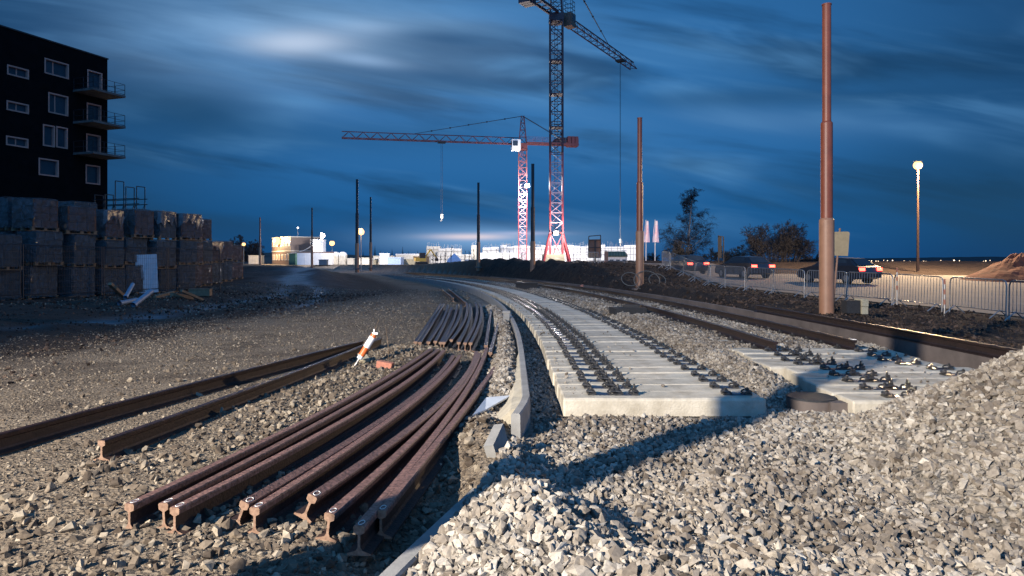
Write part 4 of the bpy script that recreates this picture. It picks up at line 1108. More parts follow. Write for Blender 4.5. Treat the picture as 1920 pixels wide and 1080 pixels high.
A0 = Vector((-19.6, 23.2)); A1 = Vector((-16.0, 33.4)); dirv = (A1 - A0).normalized(); ang = math.atan2(dirv.y, dirv.x); perp = Vector((-dirv.y, dirv.x))
LAY = ['bottom', 'middle', 'top', 'topmost']
for c in range(8):
    p = A0 + dirv * (0.7 + 1.42 * c)
    z = Hs(p.x, p.y) - 0.03
    nl = 3 if c not in (1,) else 2
    for l in range(nl):
        k = rp_.choice([0, 1, 2, 2, 1]) if l < 2 else [3, 5, 0, 4, 3, 0, 5, 3][c]
        q = p + Vector((rp_.uniform(-0.16, 0.16), rp_.uniform(-0.12, 0.12)))
        put_pallet(k, (q.x, q.y, z), ang + rp_.uniform(-0.16, 0.16), 'wrapped pallet load, %s one in the %s stack from the left of the front row' % (LAY[l], ORD[c]), 'wrapped pallet loads in the front row')
        z += PH[k] + 0.015
    if c % 2 == 0:
        p2 = p + perp * 1.5; z2 = Hs(p2.x, p2.y)
        for l in range(3):
            k = rp_.choice([0, 1]); put_pallet(k, (p2.x, p2.y, z2), ang, 'wrapped pallet load, %s one of the back row stack behind the %s front stack' % (LAY[l], ORD[c]), 'wrapped pallet loads in the back row')
            z2 += PH[k] + 0.03
B0 = Vector((-15.9, 37.5)); B1 = Vector((-17.6, 45.0))
for c in range(5):
    p = Vector(((352 + c * 20 - 960) / FPX * (37.5 + c * 2.0), 37.5 + c * 2.0)); z = Hs(p.x, p.y) - 0.02
    for l in range(3 if c in (0, 1) else 2):
        k = rp_.choice([0, 3, 1, 4]); put_pallet(k, (p.x, p.y, z), ang + rp_.uniform(-0.1, 0.1), 'wrapped pallet load, %s one in the %s of the far stacks beyond the gap' % (LAY[l], ORD[c]), 'wrapped pallet loads beyond the gap')
        z += PH[k] + 0.02
# sheets, boards and the mesh fence in front of the stacks
p = at(275, 528, 30.6); mb = MB(); mb.box((0, 0, 0.86), (0.86, 0.05, 1.72), Matrix.Rotation(-0.05, 3, 'Y')); o = mb.build('leaning_board', M['board_white'], origin=(0, 0, 0)); o.location = (p.x, p.y, Hs(p.x, p.y)); o.rotation_euler = (0.05, 0, 0.62)
tag(o, 'pale upright board leaning on the fence before the wrapped pallets', 'board')
for j in range(4):
    root = empty('mesh_fence_panel', (0, 0, 0)); a = A0 - perp * 0.95 + dirv * (-1.0 + 3.3 * j); b = a + dirv * 3.2
    za = Hs(a.x, a.y); zb = Hs(b.x, b.y); root.location = (a.x, a.y, za); root.rotation_euler = (0, 0, ang)
    mb = MB(); mb.tube([(0, 0, 0), (0, 0, 2.05)], 0.022, 6); mb.tube([(3.2, 0, zb - za), (3.2, 0, zb - za + 2.05)], 0.022, 6); mb.tube([(0, 0, 2.03), (3.2, 0, zb - za + 2.03)], 0.02, 6); mb.tube([(0, 0, 0.2), (3.2, 0, zb - za + 0.2)], 0.02, 6); mb.build('frame', M['dark_steel'], root)
    mb = MB()
    for i in range(1, 32): mb.bar((3.2 * i / 32, 0, 0.2), (3.2 * i / 32, 0, 2.03), 0.006)
    for i in range(1, 8): mb.bar((0, 0, 0.2 + 0.23 * i), (3.2, 0, 0.2 + 0.23 * i), 0.006)
    mb.build('wire_mesh', M['dark_steel'], root)
    tag(root, 'dark wire mesh fence panel before the pallets, %s from the left' % ORD[j], 'fence panel', 'mesh fence panels')
# pipes and planks dumped by the fence
for j, ((xa, ya), (xb, yb), r, m, lab) in enumerate((((250, 590), (284, 546), 0.09, 'blue_pipe', 'pale blue pipe lying diagonally, the right one of the dumped pair'), ((224, 583), (256, 562), 0.08, 'blue_pipe', 'pale blue pipe lying left of the other dumped pipe'),
        ((235, 558), (249, 533), 0.07, 'blue_pipe', 'short pale blue pipe standing up against the fence'), ((206, 532), (236, 560), 0.07, 'wood', 'timber pole leaning down from the fence'),
        ((322, 552), (360, 565), 0.09, 'wood', 'timber beam lying right of the dumped pipes'), ((340, 545), (380, 568), 0.06, 'wood', 'thin timber beam lying across the other one'), ((290, 560), (325, 548), 0.07, 'wood', 'short timber beam among the rubbish'))):
    Y = 24.0 + j * 0.45 if j < 4 else 27.5
    a, b = at(xa, ya, Y - 0.4), at(xb, yb, Y + 0.6)
    a.z = max(a.z, Hs(a.x, a.y) + r); b.z = max(b.z, Hs(b.x, b.y) + r)
    mb = MB()
    if m == 'wood': mb.bar(a, b, r * 2, r * 1.5)
    else:
        mb.tube([a, b], r, 12, False); d_ = (b - a).normalized(); mb.tube([a + d_ * 0.005, b - d_ * 0.005], r * 0.85, 12, False); mb.tube([a - d_ * 0.001, a + d_ * 0.12], r * 1.15, 12, False)
    tag(mb.build('pipe' if m != 'wood' else 'timber_beam', M[m], smooth=False), lab, 'pipe' if m != 'wood' else 'timber', 'dumped pipes' if m != 'wood' else 'dumped timber')
p = at(376, 552, 30); mb = MB(); mb.box((0, 0, 0.15), (0.85, 0.5, 0.28)); mb.box((0, 0, 0.30), (0.88, 0.53, 0.03)); o = mb.build('crate', M['wood'], origin=(0, 0, 0)); o.location = (p.x, p.y, Hs(p.x, p.y)); o.rotation_euler.z = 0.2; tag(o, 'flat wooden crate lying right of the dumped timber', 'crate')
# ------------------------------------------------------------------ cranes
def lattice(mb, p0, p1, w, bay, chord, brace, up=(0, 0, 1), tri=False, taper=1.0, ring=True):
    p0, p1 = Vector(p0), Vector(p1); d = (p1 - p0); Ln = d.length; d.normalize(); up = Vector(up)
    if abs(d.dot(up)) > 0.98: up = Vector((0, 1, 0))
    s = d.cross(up).normalized(); u = s.cross(d)
    if tri: cor = [(-0.5, -0.5), (0.5, -0.5), (0, 0.5)]
    else: cor = [(-0.5, -0.5), (0.5, -0.5), (0.5, 0.5), (-0.5, 0.5)]
    n = max(1, int(round(Ln / bay)))
    def c(i, k):
        t = i / n; ww = w * (1 + (taper - 1) * t); a, b = cor[k % len(cor)]
        return p0 + d * (Ln * t) + s * (a * ww) + u * (b * ww)
    m = len(cor)
    for k in range(m): mb.bar(c(0, k), c(n, k), chord)
    mb.mi = 1
    for i in range(n):
        for k in range(m):
            if ring: mb.bar(c(i, k), c(i, k + 1), brace)
            mb.bar(c(i, k), c(i + 1, k + 1), brace) if (i + k) % 2 else mb.bar(c(i, k + 1), c(i + 1, k), brace)
def crane(base, w, zj, jib_dir, jib_len, cj_len, apex, label, cab_side, big=False, low_frac=0.5, hook_at=0.8, hook_drop=20, jw=1.1):
    root = empty('tower_crane', base); tag(root, label, 'crane')
    z0 = 4.6 if big else 0.2
    zl = z0 + (zj - z0) * low_frac
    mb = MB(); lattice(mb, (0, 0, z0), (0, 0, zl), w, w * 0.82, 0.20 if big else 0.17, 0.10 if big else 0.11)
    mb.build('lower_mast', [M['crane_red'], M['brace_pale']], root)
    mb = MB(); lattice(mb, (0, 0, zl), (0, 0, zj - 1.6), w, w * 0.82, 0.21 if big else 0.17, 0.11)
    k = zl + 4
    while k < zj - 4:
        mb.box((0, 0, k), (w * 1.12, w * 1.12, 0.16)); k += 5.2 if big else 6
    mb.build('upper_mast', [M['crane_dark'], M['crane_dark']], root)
    if big:
        mb = MB()     # ladder inside
        for x in (-0.25, 0.25): mb.bar((x, 0.3, z0), (x, 0.3, zj - 2), 0.06)
        k = z0
        while k < zj - 2: mb.bar((-0.25, 0.3, k), (0.25, 0.3, k), 0.05); k += 0.5
        mb.build('ladder', M['crane_dark'], root)
        for a in range(4):
            x, y = ((-1, -1), (1, -1), (1, 1), (-1, 1))[a]
            mb = MB(); mb.bar((x * w / 2, y * w / 2, z0), (x * w * 1.05, y * w * 1.05, 0.1), 0.24); mb.bar((x * w / 2, y * w / 2, 0.3), (x * w / 2, y * w / 2, z0), 0.22); mb.build('strut', M['crane_red'], root)
        mb = MB(); mb.bar((-w / 2, -w / 2, 0.4), (w / 2, -w / 2, z0), 0.1); mb.bar((w / 2, -w / 2, 0.4), (-w / 2, -w / 2, z0), 0.1); mb.box((0, 0, z0), (w * 1.15, w * 1.15, 0.25)); mb.build('base_frame', M['crane_red'], root)
        for q in range(2):
            mb = MB(); mb.box((-0.5, -0.2, 0.35 + 0.62 * q), (w * 1.75, w * 1.3, 0.58)); mb.build('ballast_block', M['rubble'], root)
    mb = MB(); mb.box((0, 0, zj - 1.05), (w * 1.15, w * 1.15, 1.1)); mb.cyl((0, 0, zj - 1.8), (0, 0, zj - 1.5), w * 0.62, n=16); mb.build('slewing_ring', M['crane_dark'], root)
    jd = Vector((jib_dir[0], jib_dir[1], 0)).normalized(); sd = Vector((jd.y, -jd.x, 0)); up = Vector((0, 0, 1))
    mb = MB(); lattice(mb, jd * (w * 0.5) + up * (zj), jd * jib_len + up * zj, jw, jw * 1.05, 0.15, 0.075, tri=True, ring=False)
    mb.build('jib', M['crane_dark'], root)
    mb = MB(); a = -jd * (w * 0.4) + up * (zj - 0.4); b = -jd * cj_len + up * (zj - 0.4)
    for q in (-0.5, 0.5): mb.bar(a + sd * q * jw * 1.1, b + sd * q * jw * 1.1, 0.22, 0.42)
    n = 7
    for i in range(n): mb.bar(a.lerp(b, i / (n - 1)) - sd * jw * .55, a.lerp(b, i / (n - 1)) + sd * jw * .55, 0.14)
    for q in (-0.55, 0.55):
        for zz_ in (0.7, 1.2): mb.bar(a + sd * q * jw + up * zz_, b + sd * q * jw + up * zz_, 0.05)
        for i in range(n): p = a.lerp(b, i / (n - 1)) + sd * q * jw; mb.bar(p, p + up * 1.2, 0.05)
    mb.build('counter_jib', M['crane_dark'], root)
    mb = MB(); R3 = Matrix.Rotation(math.atan2(jd.y, jd.x), 3, 'Z')
    for i in range(3): mb.box(-jd * (cj_len - 0.4 - i * 0.75) + up * (zj - (0.9 if big else -0.2)), (0.62, jw * 1.3, 2.0), R3)
    mb.build('counterweight', M['crane_dark'], root)
    mb = MB(); mb.box(-jd * (cj_len - 3.4) + up * (zj + 0.4), (1.5, 1.1, 1.1), R3); mb.cyl(-jd * (cj_len - 4.6) + up * (zj + 0.3) - sd * 0.5, -jd * (cj_len - 4.6) + up * (zj + 0.3) + sd * 0.5, 0.42, n=12); mb.build('winch', M['dark_steel'], root)
    mb = MB(); lattice(mb, (0, 0, zj - 0.5), (0, 0, zj + apex), w * 0.95, w * 0.8, 0.17, 0.09, taper=0.35 if not big else 0.55); mb.build('apex_tower', M['crane_dark'], root)
    top = up * (zj + apex)
    mb = MB()
    for q in (-0.12, 0.12):
        mb.bar(top + sd * q, jd * (jib_len * 0.62) + up * (zj + jw * 0.5), 0.075); mb.bar(top + sd * q, -jd * (cj_len * 0.85) + sd * q * 3 + up * (zj - 0.2), 0.075)
    for i in range(1, 6):
        p = top.lerp(jd * (jib_len * 0.62) + up * (zj + jw * 0.5), i / 6); mb.box(p, (0.3, 0.3, 0.22))
    mb.build('pendant_bars', M['dark_steel'], root)
    # cab
    cp = jd * (w * 0.5 + 0.9) + sd * (cab_side * (jw * 0.5 + 0.75)) + up * (zj - 1.1)
    mb = MB(); mb.box(cp, (1.7, 1.3, 2.1), R3); c_ = mb.build('cab', M['board_brown'] if big else M['white'], root)
    mb = MB(); mb.box(cp + jd * 0.86 + up * 0.25, (0.04, 1.1, 1.2), R3); mb.box(cp + sd * cab_side * 0.66 + up * 0.3 + jd * 0.2, (1.0, 0.04, 1.0), R3); mb.box(cp - sd * cab_side * 0.66 + up * 0.3 + jd * 0.2, (1.0, 0.04, 1.0), R3); mb.build('cab_window', M['pane'], c_)
    if big:
        mb = MB(); q0 = cp + up * 1.05 - jd * 0.2
        for dx in (-0.8, 0, 0.8):
            for dy in (-0.6, 0.6): p = q0 + jd * dx + sd * dy; mb.bar(p, p + up * 1.9, 0.06)
        for zq in (0.6, 1.2, 1.9):
            for dy in (-0.6, 0.6): mb.bar(q0 - jd * .8 + sd * dy + up * zq, q0 + jd * .8 + sd * dy + up * zq, 0.06)
            for dx in (-0.8, 0.8): mb.bar(q0 + jd * dx - sd * .6 + up * zq, q0 + jd * dx + sd * .6 + up * zq, 0.06)
        mb.build('cab_railing', M['dark_steel'], root)
    tp = jd * (jib_len * hook_at) + up * (zj - jw * 0.62)
    mb = MB(); mb.box(tp, (1.5, jw * 1.1, 0.3), R3); mb.build('trolley', M['dark_steel'], root)
    mb = MB(); mb.bar(tp - jd * 0.15, tp - jd * 0.15 - up * hook_drop, 0.05); mb.bar(tp + jd * 0.15, tp + jd * 0.15 - up * hook_drop, 0.05); mb.build('hoist_rope', M['dark_steel'], root)
    hb = tp - up * (hook_drop + 0.4)
    mb = MB(); mb.box(hb, (0.5, 0.25, 0.8), R3); mb.tube([hb - up * 0.4, hb - up * 0.75, hb - up * 0.95 + jd * 0.15, hb - up * 0.8 + jd * 0.3], 0.06, 6); mb.build('hook_block', M['cream'], root)
    return root
gz1 = CAMZ + (HZ - 492) / FPX * 107
C1 = (6.94, 107, gz1)
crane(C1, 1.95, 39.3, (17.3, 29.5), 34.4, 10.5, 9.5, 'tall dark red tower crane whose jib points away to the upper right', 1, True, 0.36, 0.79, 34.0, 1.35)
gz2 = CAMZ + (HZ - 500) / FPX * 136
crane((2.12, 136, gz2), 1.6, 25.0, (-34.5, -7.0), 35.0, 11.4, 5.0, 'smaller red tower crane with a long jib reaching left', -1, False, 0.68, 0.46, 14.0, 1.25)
# floodlights on the crane masts
def flood(p, aim, label, power, size=0.35):
    root = empty('floodlight', p); tag(root, label, 'floodlight')
    mb = MB(); mb.box((0, 0.12, 0), (size * 2, 0.2, size * 1.6)); mb.bar((0, 0.2, 0), (0, 0.9, 0.1), 0.08); mb.build('housing', M['dark_steel'], root)
    bm = bmesh.new(); bmesh.ops.create_uvsphere(bm, u_segments=16, v_segments=10, radius=size * 0.95); bmesh.ops.scale(bm, vec=(1, 0.5, 0.9), verts=bm.verts)
    me = bpy.data.meshes.new('lamp_lens'); bm.to_mesh(me); bm.free(); me.materials.append(M['lamp_white']); o = bpy.data.objects.new('lamp_lens', me); COL.objects.link(o); o.parent = root; o.location = (0, -0.05, 0)
    l = bpy.data.lights.new('floodlight_light', 'POINT'); l.energy = power; l.color = WHITE; l.shadow_soft_size = 0.3
    lo = bpy.data.objects.new('floodlight_light', l); COL.objects.link(lo); lo.location = Vector(p) + Vector((0, -0.9, -0.1))
flood(at(988.5, 348, 133.5), None, 'bright floodlight fixed on the mast of the smaller crane', 15000, 0.5)
flood(at(1043, 437, 104.6), None, 'floodlight low on the mast of the tall crane', 3500, 0.4)
for lx, ly, lz, le in ((9.5, 116, 9.5, 20000), (-9.0, 120, 9.5, 17000), (21.0, 122, 8.0, 9000), (-23.0, 106, 9.0, 14000)):
    l = bpy.data.lights.new('site_floodlight', 'SPOT'); l.spot_size = R_(125); l.spot_blend = 0.4; l.energy = le; l.color = WHITE; l.shadow_soft_size = 0.4
    lo = bpy.data.objects.new('site_floodlight', l); COL.objects.link(lo); lo.location = (lx, ly, lz); lo.rotation_euler = (R_(78), 0, 0)

# ------------------------------------------------------------------ the building site
def formwork_wall(px0, px1, pytop, Y0, Y1, label, m='concrete', ribs=True, depth=0.35, panel=1.25, seed=1, rebar=True, cat='wall', nm='concrete_wall', gz=None):
    r = random.Random(seed)
    x0 = (px0 - 960) / FPX * Y0; x1 = (px1 - 960) / FPX * Y1; zb = 0.9 if gz is None else gz
    zt = CAMZ + (HZ - pytop) / FPX * (Y0 + Y1) / 2
    root = empty(nm, (x0, Y0, zb)); tag(root, label, cat); d = Vector((x1 - x0, Y1 - Y0, 0)); Ln = d.length; d.normalize(); q = Vector((d.y, -d.x, 0)); h = zt - zb
    R3 = Matrix.Rotation(math.atan2(d.y, d.x), 3, 'Z')
    mb = MB(); n = max(1, int(Ln / panel)); w = Ln / n
    for i in range(n):
        hh = h + r.choice([0, 0, -0.15, 0.12, -0.3]) * (1 if ribs else 0)
        mb.box(d * (w * (i + 0.5)) + Vector((0, 0, hh / 2)), (w - 0.03, depth + r.uniform(-.02, .02), hh), R3)
    mb.build('panels', M[m], root)
    if ribs:
        mb = MB()
        for i in range(n + 1):
            mb.bar(d * (w * i) + q * (depth / 2 + 0.06), d * (w * i) + q * (depth / 2 + 0.06) + Vector((0, 0, h - 0.1)), 0.10)
            if i % 2 == 0 and i < n: mb.bar(d * (w * (i + .5)) + q * (depth / 2 + 0.05), d * (w * (i + .5)) + q * (depth / 2 + 0.05) + Vector((0, 0, h - 0.3)), 0.07)
        for zz_ in (0.25, 0.55, 0.85): mb.bar(q * (depth / 2 + 0.13) + Vector((0, 0, h * zz_)), d * Ln + q * (depth / 2 + 0.13) + Vector((0, 0, h * zz_)), 0.09)
        mb.build('formwork_ribs', M['rib'], root)
    if rebar:
        mb = MB()
        k = 0.15
        while k < Ln: mb.bar(d * k + Vector((0, 0, h - 0.3)), d * (k + r.uniform(-.05, .05)) + Vector((0, 0, h + r.uniform(0.3, 0.95))), 0.035); k += r.uniform(0.2, 0.6)
        mb.build('rebar', M['galv'], root)
    return root
formwork_wall(800, 826, 462, 146, 146, 'tan braced wall at the left end of the concrete shell', 'cream', seed=3)
formwork_wall(822, 866, 466, 143, 143, 'grey concrete wall left of the pale corner tower', 'concrete', seed=4)
formwork_wall(808, 884, 477, 139, 139, 'low long concrete wall in front of the grey shell', 'concrete', ribs=True, seed=5, rebar=False)
formwork_wall(884, 898, 460, 142, 142, 'pale tan corner tower of the concrete shell', 'cream', ribs=False, seed=6, depth=1.6)
formwork_wall(900, 998, 474, 138, 138, 'bright floodlit white wall between two dark tram poles', 'white', ribs=False, seed=7, rebar=False)
formwork_wall(905, 936, 464, 145, 145, 'white stepped wall behind the bright wall, left step', 'white', seed=8)
formwork_wall(938, 1000, 461, 146, 146, 'white ribbed formwork wall below the smaller crane', 'white', seed=9)
formwork_wall(1003, 1112, 461, 143, 143, 'long white ribbed formwork wall behind the tall crane', 'white', seed=10)
formwork_wall(1112, 1194, 460, 145, 141, 'white ribbed formwork wall behind the brown board', 'white', seed=11)
formwork_wall(1000, 1100, 474, 133, 133, 'low white wall at the foot of the tall crane', 'white', ribs=True, seed=12, rebar=False, depth=0.3)
for j, (a, b, t, lab) in enumerate(((940, 957, 453, 'grey formwork frame standing above the white wall left of the smaller crane'), (1000, 1015, 454, 'formwork frame standing above the white wall left of the tall crane'), (1058, 1072, 454, 'formwork frame standing above the white wall right of the tall crane'))):
    x0, x1 = (a - 960) / FPX * 132, (b - 960) / FPX * 147; zt = CAMZ + (HZ - t) / FPX * 132
    mb = MB()
    for i in range(7): x = x0 + (x1 - x0) * i / 6; mb.bar((x, 147, 1), (x, 147, zt), 0.07)
    for zz_ in (0.95, 0.8, 0.6): mb.bar((x0, 147, zt * zz_), (x1, 147, zt * zz_), 0.07)
    tag(mb.build('formwork_frame', M['galv']), lab, 'formwork', 'formwork frames above the wall')
def cabin(nm, x0, y0, ang, lx, ly, h, m, label, cat='cabin', trim=None, wins=0, z0=None, ribs=0.6, win_m='pane'):
    zb = Hs(x0, y0) if z0 is None else z0
    root = empty(nm, (x0, y0, zb), ang); tag(root, label, cat)
    mb = MB(); mb.bbox((0, 0, 0), (lx, ly, h))
    k = ribs
    while ribs and k < lx: mb.box((k, -0.015, h / 2), (0.06, 0.03, h - 0.3)); k += ribs
    mb.build('wall', M[m], root)
    mb = MB(); mb.bbox((-0.06, -0.06, h), (lx + 0.06, ly + 0.06, h + 0.14)); mb.build('roof', M[trim or m], root)
    for i in range(wins):
        x = lx * (i + 0.5) / wins; w = min(0.9, lx / wins * 0.6); mb = MB(); mb.box((x, -0.04, h * 0.56), (w + 0.16, 0.06, h * 0.42)); f = mb.build('window', M['white'], root)
        mb = MB(); mb.box((x, -0.078, h * 0.56), (w, 0.016, h * 0.36)); mb.build('pane', M[win_m], f)
    return root
# two storey site office: lit face to the left, dark end to the right
u = Vector((-0.61, 0.79)); cx, cy = (545 - 960) / FPX * 128, 128.0
a0 = math.atan2(-u.y, -u.x)
st = Vector((cx, cy)) + u * 10.5
g0 = 1.1
M['warm_pane'] = mat('curtained_window', (0.35, 0.25, 0.15), 0.3, var=0.2)
cabin('site_office', st.x, st.y, a0, 10.5, 6.0, 2.55, 'brown_sheet', 'lower storey of brown site cabins lit by an orange lamp', 'cabin', 'cream', 6, g0, 0.5, 'warm_pane')
cabin('site_office', st.x, st.y, a0, 10.5, 6.0, 2.5, 'brown_sheet', 'upper storey of brown site cabins lit by an orange lamp', 'cabin', 'cream', 7, g0 + 2.70, 0.5, 'warm_pane')
lp = Vector((cx, cy)) + u * 6.2 + Vector((u.y, -u.x)) * -0.0
nrm = Vector((-0.79, -0.61))
lpos = Vector((lp.x + nrm.x * 0.5, lp.y + nrm.y * 0.5, g0 + 4.6))
root = empty('wall_lamp', lpos); tag(root, 'glaring orange lamp on the front of the brown site cabins', 'lamp')
bm = bmesh.new(); bmesh.ops.create_icosphere(bm, subdivisions=3, radius=0.75); me = bpy.data.meshes.new('bulb'); bm.to_mesh(me); bm.free(); me.materials.append(M['lamp_warm']); o = bpy.data.objects.new('bulb', me); COL.objects.link(o); o.parent = root
mb = MB(); mb.bar((0, 0, 0.3), (-nrm.x * 0.6, -nrm.y * 0.6, 0.5), 0.1); mb.build('bracket', M['dark_steel'], root)
l = bpy.data.lights.new('wall_lamp_light', 'POINT'); l.energy = 5200; l.color = (1.0, 0.72, 0.42); l.shadow_soft_size = 0.3
lo = bpy.data.objects.new('wall_lamp_light', l); COL.objects.link(lo); lo.location = lpos + Vector((nrm.x * 1.6, nrm.y * 1.6, 0.2))
x = (557 - 960) / FPX * 114; cabin('site_container', x, 114, 0.0, 5.5, 2.4, 2.05, 'white', 'long white container with a dark red roof edge before the floodlit screen', 'container', 'board_brown', 0, 1.15, 1.35)
x = (583 - 960) / FPX * 124; cabin('upper_container', x, 124, 0.0, 2.1, 2.2, 2.3, 'screen', 'square floodlit white container standing on the upper level', 'container', None, 0, CAMZ + (HZ - 474) / FPX * 124, 0)
x = (578 - 960) / FPX * 125; cabin('support_container', x, 125, 0.0, 3.2, 2.4, 2.3, 'grey', 'grey container carrying the floodlit white one', 'container', None, 0, 1.0, 0.5)
x = (540 - 960) / FPX * 119; cabin('green_container', x, 119.5, 0.0, 1.1, 2.0, 1.9, 'green', 'small dark green cabin between the brown cabins and the white container', 'cabin', None, 0, 1.1, 0.5)
for j, (px, lab) in enumerate(((629, 'left one of two pale round topped site toilets'), (643, 'right one of two pale round topped site toilets'))):
    X = (px - 960) / FPX * 118; root = empty('site_toilet', (X, 118, 1.1)); tag(root, lab, 'toilet', 'site toilets')
    mb = MB(); mb.bbox((-0.58, -0.58, 0), (0.58, 0.58, 1.75)); mb.box((0, -0.6, 0.9), (0.8, 0.05, 1.6)); mb.build('booth', M['cream'], root)
    mb = MB(); mb.tube([(0, -0.62, 1.72), (0, 0.62, 1.72)], 0.58, 18); mb.build('domed_roof', M['white'], root)
x = (651 - 960) / FPX * 117; cabin('small_store', x, 117, 0, 1.05, 1.0, 1.0, 'cream', 'small low pale box beside the site toilets', 'box', None, 0, 1.15, 0.4)
x = (598 - 960) / FPX * 108; cabin('skip_box', x, 108, 0, 1.2, 1.0, 0.75, 'grey', 'small dark bin in front of the white container', 'bin', None, 0, 1.15, 0.4)
x = (466 - 960) / FPX * 140; cabin('low_shed', x, 140, 0.1, 2.6, 2.0, 1.7, 'cream', 'low pale shed left of the brown cabins', 'shed', None, 0, 1.15, 0.5)
for j, (px, w, hh, Y, m, lab, z0) in enumerate(((668, 2.3, 1.1, 112, 'cream', 'pale stack of boards right of the toilets', 1.1), (700, 3.6, 1.5, 122, 'cream', 'long pale cabin low in the middle of the site', 1.1), (712, 1.6, 1.9, 118, 'white', 'white machine cabin in the middle of the site', 1.1), (727, 2.3, 1.2, 116, 'tarp_blue', 'pile under a pale blue tarp in the middle of the site', 1.1),
        (742, 5.2, 1.9, 126, 'cream', 'long lit shed with a flat pale roof left of the concrete shell', 1.1), (752, 3.2, 0.9, 118, 'rubble', 'heap of lit planks before the long shed', 1.1), (775, 2.4, 1.4, 120, 'wood', 'brown timber stack before the long shed', 1.1), (683, 2.0, 0.8, 120, 'rubble', 'low lit pile of timber left of the long pale cabin', 1.1), (838, 2.2, 0.7, 115, 'white', 'small white pile before the concrete shell', 1.1), (872, 1.4, 0.8, 114, 'white', 'white sack near the pale corner tower', 1.1))):
    X = (px - 960) / FPX * Y; cabin('site_store', X, Y, (j % 3 - 1) * 0.12, w, 1.8, hh, m, lab, 'site store', 'white' if 'roof' in lab else None, 3 if 'cabin low' in lab else 0, z0, 0.45)
# peaked blue tent
X, Y = (852 - 960) / FPX * 113, 113.0; mb = MB(); pts_ = [(-1.3, -1, 0), (1.3, -1, 0), (1.3, 1, 0), (-1.3, 1, 0)]; mb.add([(X + a, Y + b, 1.0) for a, b, c in pts_] + [(X + a * .8, Y + b * .8, 2.1) for a, b, c in pts_] + [(X, Y, 3.1)], [(0, 1, 5, 4), (1, 2, 6, 5), (2, 3, 7, 6), (3, 0, 4, 7), (4, 5, 8), (5, 6, 8), (6, 7, 8), (7, 4, 8)])
tag(mb.build('blue_tent', M['tarp_blue']), 'peaked pale blue covered pile before the concrete shell', 'tarp')
# excavator silhouette
X, Y = (790 - 960) / FPX * 112, 112.0; root = empty('excavator', (X, Y, 1.1), 0.3); tag(root, 'small yellow excavator with its arm raised before the tan wall', 'excavator')
for sy in (-0.7, 0.7):
    mb = MB(); mb.tube([(-0.9, sy, 0.3), (0.9, sy, 0.3)], 0.3, 10); mb.build('track', M['rubber'], root)
mb = MB(); mb.box((-0.2, 0, 0.95), (1.7, 1.4, 0.6)); mb.build('body', M['yellow'], root)
mb = MB(); mb.box((0.1, -0.3, 1.6), (0.9, 0.8, 0.9)); mb.build('cab', M['dark_steel'], root)
mb = MB(); mb.bar((0.6, 0.3, 1.2), (1.6, 0.3, 2.6), 0.22); mb.bar((1.6, 0.3, 2.6), (2.6, 0.3, 1.2), 0.18); mb.build('arm', M['yellow'], root)
mb = MB(); mb.box((2.6, 0.3, 0.95), (0.45, 0.6, 0.5)); mb.build('bucket', M['dark_steel'], root)
# supply cable between the cabins and the floodlight mast
mb = MB(); a, b = at(538, 476, 127), at(603, 448, 122.2); mb.tube(spline([a, a.lerp(b, 0.5) - Vector((0, 0, 0.7)), b], 14), 0.05, 5); tag(mb.build('supply_cable', M['white'], smooth=True), 'white cable hanging between the brown cabins and the floodlight mast', 'cable')
# brown board seen from behind, hut, bases
root = empty('notice_board', at(1116, 500, 58)); tag(root, 'large brown board seen from behind on a post right of the tall crane', 'board')
b0 = at(1116, 500, 58); mb = MB(); q = lambda px, py: at(px, py, 58) - b0
for a, b in (((1104, 443), (1103, 483)), ((1104, 443), (1126, 441)), ((1126, 441), (1127, 483)), ((1103, 483), (1127, 483)), ((1103.5, 464), (1126.5, 464)), ((1104, 450), (1126, 450))): mb.bar(q(*a), q(*b), 0.07)
mb.bar(q(1115.5, 449), q(1116, 500), 0.10); mb.build('frame', M['dark_steel'], root)
mb = MB(); p = [q(1104, 449), q(1126, 448.5), q(1127, 483), q(1103, 483)]; mb.add([v + Vector((0, 0.08, 0)) for v in p] + [v + Vector((0, 0.12, 0)) for v in p], [(0, 1, 2, 3), (7, 6, 5, 4), (0, 4, 5, 1), (1, 5, 6, 2), (2, 6, 7, 3), (3, 7, 4, 0)]); mb.build('panel', M['board_brown'], root)
b0 = at(1136.5, 500, 60); root = empty('narrow_board', b0); tag(root, 'narrow reddish upright board right of the large brown one', 'board')
mb = MB(); mb.box((0, 0, 0.75), (0.32, 0.06, 1.2)); mb.build('panel', M['board_brown'], root); mb = MB(); mb.bar((0, 0.05, -0.1), (0, 0.05, 1.45), 0.06); mb.build('post', M['dark_steel'], root)
x = (1141 - 960) / FPX * 84; cabin('green_roof_hut', x, 84, 0.0, 2.3, 2.2, 1.25, 'white', 'small white hut with a dark green roof left of the orange lit pole', 'hut', 'green', 3, 1.05, 0.35)
X = (1158 - 960) / FPX * 84; mb = MB(); mb.add([(X - 1.25, 83.8, 2.42), (X + 1.25, 83.8, 2.42), (X + 1.25, 86.3, 2.42), (X - 1.25, 86.3, 2.42), (X - 1.1, 85, 3.0), (X + 1.1, 85, 3.0)], [(0, 1, 5, 4), (2, 3, 4, 5), (1, 2, 5), (3, 0, 4), (3, 2, 1, 0)])
o = mb.build('roof', M['green'], bpy.data.objects['green_roof_hut']); o.location = -bpy.data.objects['green_roof_hut'].location
for j, (px, lab) in enumerate(((1092, 'crowd barrier standing left of the large brown board on the bank'), (1144, 'crowd barrier standing right of the large brown board on the bank'))):
    o = copy_tree(bp_); p = at(px, 500, 56); o.location = (p.x + 0.3, 56, Hs(p.x, 56)); o.rotation_euler = (0, 0, 0.1 - 0.2 * j); tag(o, lab, 'barrier', 'barriers on the bank')
